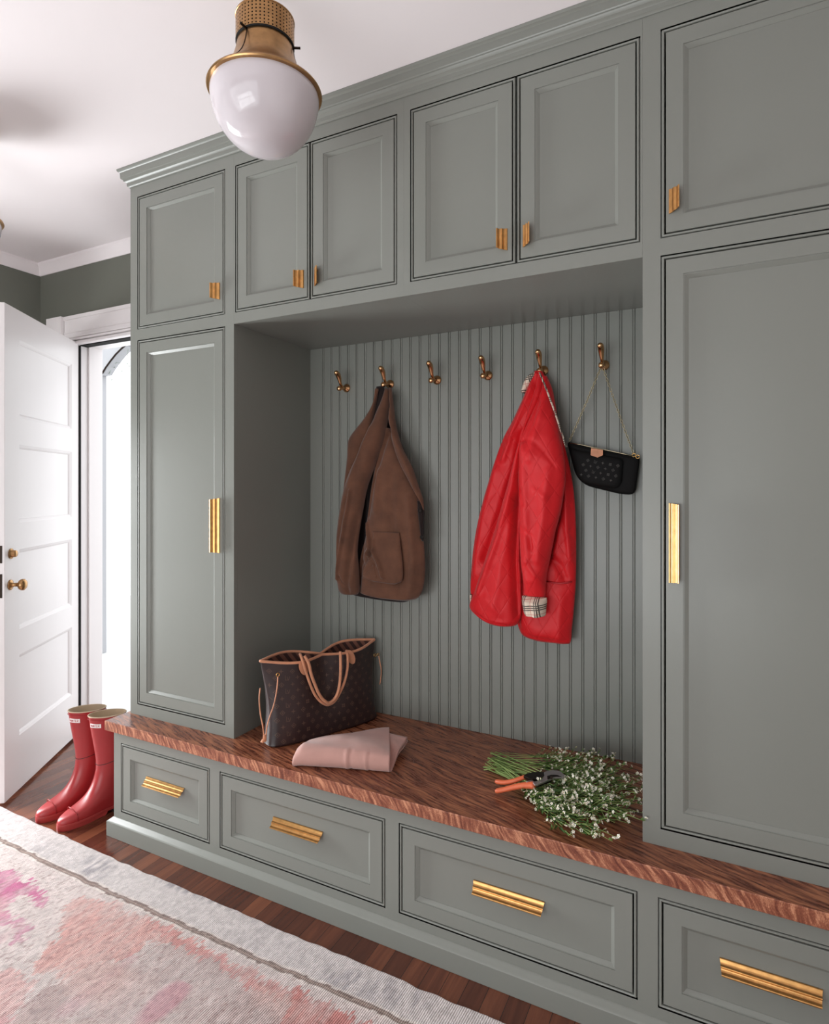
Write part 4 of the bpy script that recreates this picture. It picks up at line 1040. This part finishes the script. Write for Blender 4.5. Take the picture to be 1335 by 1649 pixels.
# ------------------------------------------------------------------ flower sprigs
M_stem = Mat('pale_green_stem', (132, 158, 82), 0.5); M_stem.color(M_stem.ramp(M_stem.noise(9, 2), [(0.3, (84, 118, 52)), (0.7, (168, 188, 112))])); M_stem = M_stem.m
M_leaf = Mat('green_leaf', (62, 96, 40), 0.5); M_leaf.color(M_leaf.ramp(M_leaf.noise(12, 2), [(0.3, (40, 72, 28)), (0.7, (92, 128, 58))])); M_leaf = M_leaf.m
M_petal = Mat('white_petal', (238, 236, 222), 0.6).m
M_yolk = Mat('yellow_eye', (214, 160, 70), 0.7).m
def sprig_meshes(seed, L):
    rs = random.Random(seed); st = MB(); lf = MB(); fl = MB()
    bend = rs.uniform(-0.05, 0.05); lift = rs.uniform(-0.002, 0.010)
    def axis(t): return Vector((L*t, bend*t*t+0.008*math.sin(5*t+seed), lift*math.sin(PI*t)+0.0))
    P = [axis(k/16) for k in range(17)]
    st.tube(P, [0.0019-0.0011*k/16 for k in range(17)], 6)
    def leaf(p, d, ln, wd):
        d = d.normalized(); sd = d.cross(Vector((0, 0, 1))).normalized()*wd; up = Vector((0, 0, 1))
        a = p+d*ln*0.35+sd+up*0.002; c = p+d*ln*0.35-sd+up*0.002; m_ = p+d*ln*0.4-up*0.001; e_ = p+d*ln
        lf.add([p, a, m_, c, e_], [(0, 2, 1), (0, 3, 2), (1, 2, 4), (2, 3, 4)])
    def blossom(c, r):
        nn = Vector((rs.uniform(-1, 1), rs.uniform(-1, 1), rs.uniform(0.1, 1.2))).normalized()
        a = nn.orthogonal().normalized(); b_ = nn.cross(a); off = rs.random()*6
        for k in range(5):
            t = off+2*PI*k/5
            dd = a*math.cos(t)+b_*math.sin(t); sd = nn.cross(dd)*r*0.40
            fl.add([c, c+dd*r*0.65+sd+nn*r*0.12, c+dd*r*1.05+nn*r*0.22, c+dd*r*0.65-sd+nn*r*0.12], [(0, 1, 2), (0, 2, 3)], 0)
        fl.lathe([(0.0, 0.0012), (0.0010, 0.0007), (0.0012, 0)], 5, tuple(c), mi=1)
    nb = rs.randint(8, 11)
    for i in range(nb):
        t = 0.56+0.43*i/nb; p = axis(t); side = 1 if i % 2 else -1
        d = Vector((1.0, side*rs.uniform(0.35, 0.95), rs.uniform(0.15, 0.8))).normalized(); ln = rs.uniform(0.030, 0.070)
        if i == nb-1: d = Vector((1, 0, 0.2)).normalized()
        q = [p, p+d*ln*0.5+Vector((0, 0, 0.003)), p+d*ln]
        st.tube(q, [0.0010, 0.0008, 0.0006], 5)
        leaf(p, Vector((d.x, d.y*1.4, 0.1)), rs.uniform(0.018, 0.034), rs.uniform(0.003, 0.0055))
        for j in range(rs.randint(3, 5)):
            d2 = (d+Vector((rs.uniform(-0.7, 0.7), rs.uniform(-0.8, 0.8), rs.uniform(-0.2, 0.8)))).normalized(); l2 = rs.uniform(0.008, 0.022)
            e_ = q[2]+d2*l2; st.tube([q[2], e_], 0.0005, 4)
            if rs.random() < 0.56: blossom(e_, rs.uniform(0.0036, 0.0058))
            else: leaf(q[2], d2, l2, 0.003)
    for i in range(9):
        t = rs.uniform(0.40, 0.95); leaf(axis(t), Vector((0.8, rs.uniform(-1, 1), 0.15)), rs.uniform(0.02, 0.045), rs.uniform(0.003, 0.006))
    return st, lf, fl
protos = []
GR = 'cut flower sprigs in the bunch'
LBL = 'cut green sprig with tiny white flowers, in the loose bunch lying on the oak bench'
starts = [(780, 1236), (786, 1225), (788, 1222), (792, 1213), (797, 1219), (794, 1230), (790, 1230), (800, 1240)]
ends = [(905, 1222), (940, 1222), (975, 1226), (995, 1240), (1000, 1252), (1015, 1262), (1028, 1275), (1030, 1292), (1022, 1304), (1010, 1318), (995, 1325), (980, 1334), (962, 1346), (945, 1349), (930, 1340), (915, 1328), (905, 1318), (890, 1305),
        (925, 1240), (950, 1250), (970, 1262), (985, 1280), (975, 1300), (955, 1315), (935, 1300), (915, 1285), (1005, 1290), (990, 1310), (945, 1275), (965, 1285), (925, 1262), (1012, 1300)]
rs = random.Random(5); NS = 52
for i in range(NS):
    eu, ev = ends[i % len(ends)]; su, sv = starts[rs.randrange(len(starts))]
    lay = rs.random()
    zs, ze = BT+0.006+0.014*lay, BT+0.008+0.040*lay*(0.6+0.4*rs.random())
    if ev > 1325 or eu > 1010: ze = BT+0.012+0.02*lay
    p0 = at(su+rs.uniform(-3, 6), sv+rs.uniform(-3, 4), 'z', zs); p1 = at(eu+rs.uniform(-7, 3), ev+rs.uniform(-6, 3), 'z', ze)
    p1.y = min(p1.y, 0.43); p1.x = min(p1.x, 2.035)
    d = p1-p0; L = d.length
    if i < 7:
        r = thing('flower_sprig', LBL, 'flower sprig', (0, 0, 0), GR); st, lf, fl = sprig_meshes(i+3, 0.45)
        st.build('stem', M_stem, r, smooth=True); lf.build('leaves', M_leaf, r, recalc=False); fl.build('blossoms', [M_petal, M_yolk], r, recalc=False)
        protos.append(r)
    else:
        src = protos[i % 7]; r = src.copy(); C.objects.link(r)
        for ch in list(src.children):
            c = ch.copy(); C.objects.link(c); c.parent = r
    sc = L/0.45
    r.location = p0; r.rotation_euler = (rs.uniform(-0.35, 0.35), -math.asin(max(-1, min(1, d.z/L))), math.atan2(d.y, d.x)); r.scale = (sc, min(sc, 1.0), min(sc, 1.0))

# ------------------------------------------------------------------ pruning shears
M_orange = Mat('orange_grip', (206, 100, 62), 0.45); M_orange = M_orange.m
ph = thing('pruning_shears', 'orange-handled steel pruning shears lying on the cut stems', 'pruning shears', tuple(at(850, 1262, 'z', BT+0.045)))
I = -Vector(ph.location)
def pp(u, v, z): return at(u, v, 'z', BT+z+0.020*min(1, max(0, (u-795)/50)))+I
def grip(pts, name):
    P = catmull([tuple(pp(u, v, z))+(r,) for u, v, z, r in pts], 30)
    MB().tube([p[:3] for p in P], [p[3] for p in P], 14, flat=(1, 0.8)).build(name, M_orange, ph, smooth=True)
grip([(797.0, 1274.5, 0.011, 0.003), (799, 1274, 0.011, 0.0082), (812, 1271.5, 0.016, 0.0092), (828, 1267.5, 0.024, 0.0102), (842, 1265, 0.030, 0.0108), (854, 1264.5, 0.035, 0.0122), (860, 1265, 0.038, 0.0125), (862, 1265.5, 0.038, 0.010)], 'handle')
grip([(798.0, 1257.5, 0.022, 0.003), (800, 1258.5, 0.022, 0.0085), (812, 1260, 0.024, 0.0090), (826, 1258, 0.029, 0.0090), (838, 1254, 0.034, 0.0085), (848, 1250.5, 0.038, 0.0080), (856, 1248.5, 0.040, 0.0065)], 'handle')
def plate(pts, z, t, name, mat):
    f = [pp(u, v, z)+Vector((0, 0, t)) for u, v in pts]; k = [pp(u, v, z) for u, v in pts]
    return MB().loft([k, f]).build(name, mat, ph, bevel=0.0010)
# upper arm, cutting blade, counter blade, spring
plate([(843, 1253), (848, 1249.5), (858, 1247.2), (868, 1246.5), (876, 1247), (878, 1250), (874, 1255), (866, 1259), (858, 1259), (852, 1257)], 0.040, 0.008, 'inner_arm', M_darkmetal)
plate([(858, 1262), (866, 1260.5), (873, 1257), (877, 1251), (876, 1246.5), (882, 1243.8), (890, 1242.8), (898, 1243.8), (904, 1246), (909, 1251), (909, 1253.6), (904, 1254.2), (893, 1254.6), (886, 1257.5), (878, 1261), (866, 1265.5), (861, 1266)], 0.048, 0.006, 'cutting_blade', M_steel)
plate([(862, 1265.5), (870, 1262), (878, 1259.5), (886, 1257), (890, 1258), (884, 1261), (876, 1264), (866, 1268)], 0.041, 0.006, 'counter_blade', M_darkmetal)
plate([(881, 1250), (888, 1248), (898, 1248.5), (905, 1251.5), (897, 1251), (889, 1251.5), (882, 1255)], 0.0545, 0.0012, 'blade_bevel', M_darkmetal)
MB().tube([pp(888, 1252.3, 0.052), pp(888, 1252.3, 0.060)], 0.0042, 14).build('pivot_bolt', M_darkmetal, ph, auto=40)
sp = []
for k in range(50):
    t = k/49; c = pp(848+12*t, 1260-2*t, 0.040); a = 2*PI*7*t; sp.append(c+Vector((0.0, 0.0045*math.cos(a), 0.0045*math.sin(a))))
MB().tube(sp, 0.0009, 5).build('spring', M_steel, ph, smooth=True)

# ------------------------------------------------------------------ small shoulder bag on its chain
BY = 0.455
ba = thing('shoulder_bag', 'small dark monogram pouch bag hanging on a chain from the rightmost hook', 'handbag', (HX[5], BY, 1.72))
def bw(u, v, y=BY): return at(u, v, 'y', y)-Vector(ba.location)
def rounded(quad, rr, n=8):
    """rounded quadrilateral outline from pixel corners, radii in px"""
    out = []; m = len(quad)
    for i in range(m):
        p = np.array(quad[i], float); a = np.array(quad[i-1], float)-p; c = np.array(quad[(i+1) % m], float)-p
        la, lc = np.linalg.norm(a), np.linalg.norm(c); r = min(rr[i], la*0.49, lc*0.49)
        p0 = p+a/la*r; p2 = p+c/lc*r
        for k in range(n):
            t = k/(n-1); q = (1-t)**2*p0+2*t*(1-t)*p+t*t*p2; out.append(tuple(q))
    return out
def pouch(quad, rr, yb, yf, name, mat, pu=0.6):
    O = rounded(quad, rr); cu = sum(p[0] for p in O)/len(O); cv = sum(p[1] for p in O)/len(O)
    rings = []
    for sc, y in ((0.90, yb), (0.975, yb-0.003), (1.0, yb-(yb-yf)*0.35), (1.0, yb-(yb-yf)*0.62), (0.975, yf+0.004), (0.93, yf+0.001), (0.80, yf-0.002), (0.5, yf-0.0045), (0.15, yf-0.0055)):
        rings.append([bw(cu+(u-cu)*sc, cv+(v-cv)*sc, y) for u, v in O])
    return MB().loft(rings).build(name, mat, ba, smooth=True)
pouch([(913, 711), (1031, 736), (1023, 797), (1000, 796), (930, 779)], [6, 8, 26, 14, 26], 0.4835, 0.440, 'main_pouch', M_black)
pouch([(917, 722), (1004, 739), (1000, 789), (932, 778)], [6, 8, 18, 20], 0.438, 0.424, 'front_pouch', M_black)
def surf_bag(a, h): return (Vector((a, 0.4215-BY, h)), Vector((0, -1, 0)))
def surf_bag2(a, h):
    d = 0.0; return (Vector((a*math.cos(0.2)+h*math.sin(0.2), 0.4190-BY, -a*math.sin(0.2)+h*math.cos(0.2))), Vector((0, -1, 0)))
cpt = bw(966, 757, 0.42)
def S(a, h):
    p, n_ = surf_bag2(a, h); return p+Vector((cpt.x, 0, cpt.z)), n_
print_on(S, [-0.060+0.026*i for i in range(5)], [-0.028+0.018*j for j in range(4)], 0.0062, M_motif2, ba).build('printed_motifs', M_motif2, ba, recalc=False)
# zip and its pull, tan tab
zp = [bw(u, v, 0.4300) for u, v in ((918, 713.5), (935, 716), (952, 720), (975, 724.5), (1005, 731), (1022, 735))]
MB().tube(zp, 0.0016, 6).build('zip', M_chain, ba, smooth=True)
O = [(952, 721.5), (971, 724.5), (971, 733), (962, 736.8), (951, 733), (951.5, 726)]
MB().loft([[bw(u, v, 0.4235) for u, v in O], [bw(u, v, 0.4165) for u, v in O]]).build('leather_tab', M_tan, ba, bevel=0.0008)
def chain(p, q, sag, name):
    n = 34; b = MB(); Lc = (q-p).length/n
    for i in range(n):
        t = (i+0.5)/n; c = p.lerp(q, t)+Vector((0, 0, -sag*math.sin(PI*t))); d = (q-p).normalized()
        sd = Vector((0, 1, 0)) if i % 2 else d.cross(Vector((0, 1, 0))).normalized()
        P = [c+d*(Lc*0.72)*math.cos(a)+sd*0.0034*math.sin(a) for a in [2*PI*k/12 for k in range(13)]]
        b.tube(P, 0.00115, 5)
    return b.build(name, M_chain, ba, smooth=True)
hk = Vector((HX[5], 0.4886-0.050, HZ-0.014))-Vector(ba.location)
chain(hk+Vector((-0.004, 0, -0.004)), bw(916, 712, 0.455), 0.004, 'chain_strap')
chain(hk+Vector((0.004, 0, -0.004)), bw(1021, 733, 0.455), 0.004, 'chain_strap')
MB().tube([hk+Vector((0.009*math.cos(a), 0.0, 0.007*math.sin(a)+0.0)) for a in [PI*k/10 for k in range(11)]], 0.0014, 6).build('chain_top', M_chain, ba, smooth=True)
for u, v in ((1021, 733), (1027, 735.5)):
    c = bw(u, v, 0.445); MB().tube([c+Vector((0.006*math.cos(a), -0.002, 0.006*math.sin(a))) for a in [2*PI*k/14 for k in range(15)]], 0.0015, 6).build('clasp', M_gold, ba, smooth=True)

# ------------------------------------------------------------------ rubber boots
def mk_rubber(col):
    m = Mat('red_rubber', col, 0.34, spec=0.5); m.color(m.mix(col, tuple(min(255, x*1.12+8) for x in col), m.noise(5, 3))); m.rough(m.ramp(m.noise(9, 3), [(0.3, (0.28,)*3), (0.7, (0.44,)*3)])); return m.m
M_rub = mk_rubber((148, 36, 38)); M_sole = mk_rubber((150, 48, 46)); M_cream = Mat('cream_lining', (206, 186, 160), 0.9).m
M_label = Mat('white_label', (240, 232, 230), 0.5).m; M_ink = Mat('red_ink', (176, 40, 44), 0.5).m; M_heel = Mat('dark_sole', (56, 36, 34), 0.6).m
def make_boot(toe, heading, label, lean=(0.10, -0.06)):
    """local frame: x to the toe, z up, origin under the heel"""
    t = thing('rubber_boot', label, 'boot', (toe[0]-math.cos(heading)*0.285, toe[1]-math.sin(heading)*0.285, 0), 'pair of red rubber boots')
    t.rotation_euler = (0, 0, heading); t.scale = (1.02, 1.04, 1.12)
    # stations: (centre x, z, half length x, half width y, tilt)
    n = 36; rings = []
    foot = [  # lower shell from sole up, as superellipse outlines
        (0.137, 0.020, 0.147, 0.047), (0.136, 0.030, 0.148, 0.048), (0.134, 0.045, 0.146, 0.047)]
    def loop(cx, cz, a, b_, tilt=0.0, sq=0.85, toe_n=0.0, waist=0.0):
        r = []
        for k in range(n):
            th = 2*PI*k/n; c, s = math.cos(th), math.sin(th)
            x = a*abs(c)**sq*(1 if c >= 0 else -1); y = b_*abs(s)**sq*(1 if s >= 0 else -1)
            u = x/a
            y *= 1-waist*math.exp(-((u+0.15)/0.35)**2)+toe_n*max(0, u)*0.0
            r.append(Vector((cx+x, y, cz+x*tilt)))
        return r
    rings.append(loop(0.137, 0.018, 0.144, 0.044, waist=0.16)); rings.append(loop(0.137, 0.022, 0.148, 0.048, waist=0.16))
    rings.append(loop(0.136, 0.034, 0.1475, 0.049, waist=0.14)); rings.append(loop(0.132, 0.048, 0.142, 0.048, waist=0.10, tilt=-0.03))
    rings.append(loop(0.123, 0.062, 0.131, 0.0465, tilt=-0.09)); rings.append(loop(0.112, 0.076, 0.118, 0.045, tilt=-0.18))
    rings.append(loop(0.099, 0.091, 0.103, 0.0435, tilt=-0.27)); rings.append(loop(0.085, 0.107, 0.088, 0.043, tilt=-0.33))
    rings.append(loop(0.073, 0.126, 0.075, 0.0425, tilt=-0.30)); rings.append(loop(0.065, 0.150, 0.066, 0.0425, tilt=-0.22))
    rings.append(loop(0.060, 0.178, 0.061, 0.0430, tilt=-0.13, sq=0.95)); rings.append(loop(0.058, 0.215, 0.061, 0.0445, tilt=-0.06, sq=1))
    rings.append(loop(0.055, 0.255, 0.066, 0.0480, tilt=0.0, sq=1)); rings.append(loop(0.052, 0.300, 0.072, 0.0530, tilt=0.05, sq=1))
    rings.append(loop(0.050, 0.345, 0.077, 0.0550, tilt=0.09, sq=1)); rings.append(loop(0.049, 0.385, 0.080, 0.0540, tilt=0.10, sq=1))
    for r in rings[11:]:
        for i, p in enumerate(r): r[i] = p+Vector((lean[0]*(p.z-0.2), lean[1]*(p.z-0.2), 0))
    sh = rings[-1]
    b = MB().loft(rings, cap1=False); b.build('rubber_upper', M_rub, t, smooth=True, sub=1)
    def ins(r, d):
        c = sum(r, Vector())/len(r); return [c+(p-c)*(1-d/(p-c).length) for p in r]
    MB().loft([ins(sh, 0.002), ins(rings[-2], 0.003), ins(rings[-4], 0.004), ins(rings[-5], 0.006)], cap0=False, cap1=True).build('lining', M_cream, t, smooth=True)
    MB().tube(sh+[sh[0]], 0.0022, 6).build('rim', M_cream, t, smooth=True)
    MB().tube([p+Vector((0, 0, -0.012)) for p in ins(sh, -0.0008)]+[ins(sh, -0.0008)[0]+Vector((0, 0, -0.012))], 0.0012, 6).build('binding', M_rub, t, smooth=True)
    # sole with heel block
    def out(a0, a1, z, g=0.0):
        return [Vector((max(a0, min(a1, p.x)), p.y*(1.02+g), z)) for p in rings[1]]
    MB().loft([out(0.105, 0.288, 0.0005), out(0.100, 0.2885, 0.004), out(0.095, 0.2885, 0.014)]).build('sole', M_sole, t, auto=50)
    MB().loft([out(-0.012, 0.072, 0.0005), out(-0.012, 0.074, 0.014)]).build('heel', M_heel, t, auto=50)
    MB().loft([out(-0.013, 0.2885, 0.013, 0.01), out(-0.014, 0.290, 0.015, 0.015), out(-0.014, 0.290, 0.023, 0.015), out(-0.013, 0.2885, 0.025, 0.0)]).build('welt', M_sole, t, auto=50)
    # toe cap ridge and ankle seam
    rg = []
    for k in range(19):
        q = -1+2*k/18; yy = 0.0455*q; xx = 0.222+0.010*(1-q*q)
        # height on the shell
        zz = 0.026+0.043*(max(0, 1-abs(q)**2.4))**0.5
        rg.append((xx, yy, zz))
    MB().tube(rg, 0.0016, 6).build('toe_ridge', M_rub, t, smooth=True)
    sm = []
    for k in range(n//2+1):
        th = -PI/2+PI*k/(n//2); c, s = math.cos(th), math.sin(th); sm.append((0.059+0.0625*c+lean[0]*0.005, 0.0442*s, 0.207-0.010*c))
    MB().tube(sm, 0.0011, 6).build('ankle_seam', M_heel, t, smooth=True)
    # label on the front of the shaft
    lb = []; R = rings[-2]
    a_, b_ = 0.0785, 0.0550; cx = 0.0493+lean[0]*0.155; lo, hi = 0.345, 0.360
    def lp(phi, z, o=0.0016): return Vector((cx+(a_+o)*math.cos(phi)+0.0*z, (b_+o)*math.sin(phi)+lean[1]*(z-0.2), z+0.095*(a_*math.cos(phi))*0.9))
    phis = [0.02+0.80*k/12 for k in range(13)]
    bb = MB()
    for s_ in (0,):
        v = [lp(p, lo) for p in phis]+[lp(p, hi) for p in phis]; m_ = len(phis)
        v2 = [lp(p, lo, 0.0004) for p in phis]+[lp(p, hi, 0.0004) for p in phis]
        bb.add(v+v2, [(i, i+1, m_+i+1, m_+i) for i in range(m_-1)]+[(2*m_+i, 2*m_+m_+i, 2*m_+m_+i+1, 2*m_+i+1) for i in range(m_-1)]+
               [(i, 2*m_+i, 2*m_+i+1, i+1) for i in range(m_-1)]+[(m_+i, m_+i+1, 3*m_+i+1, 3*m_+i) for i in range(m_-1)]+[(0, m_, 3*m_, 2*m_), (m_-1, 3*m_-1, 4*m_-1, 2*m_-1)])
    lab = bb.build('label', M_label, t)
    # lettering HUNTER as strokes
    F = {'H': [((0, 0), (0, 1)), ((0.6, 0), (0.6, 1)), ((0, .5), (0.6, .5))], 'U': [((0, 1), (0, 0)), ((0, 0), (0.6, 0)), ((0.6, 0), (0.6, 1))], 'N': [((0, 0), (0, 1)), ((0, 1), (0.6, 0)), ((0.6, 0), (0.6, 1))],
         'T': [((0, 1), (0.6, 1)), ((0.3, 1), (0.3, 0))], 'E': [((0, 0), (0, 1)), ((0, 1), (0.6, 1)), ((0, .5), (0.5, .5)), ((0, 0), (0.6, 0))], 'R': [((0, 0), (0, 1)), ((0, 1), (0.6, .9)), ((0.6, .9), (0.6, .55)), ((0.6, .55), (0, .5)), ((0.2, .5), (0.6, 0))]}
    tx = MB(); x0 = 0.0
    for ch in 'HUNTER':
        for (p, q) in F[ch]:
            def L2(pt): return lp(0.09+(x0+pt[0])*0.122, lo+0.0035+pt[1]*0.0080, 0.0020)
            tx.tube([L2(p), L2(q)], 0.0006, 4)
        x0 += 0.92
    # letters read from the outside: mirror along the arc so the word runs left to right
    tx.build('lettering', M_ink, lab)
    # side strap stud
    return t
make_boot((-0.378, -0.172), math.radians(260), 'red rubber boot nearer the open door, standing left of its pair')
make_boot((-0.232, -0.170), math.radians(262), 'red rubber boot right against the end of the bench')
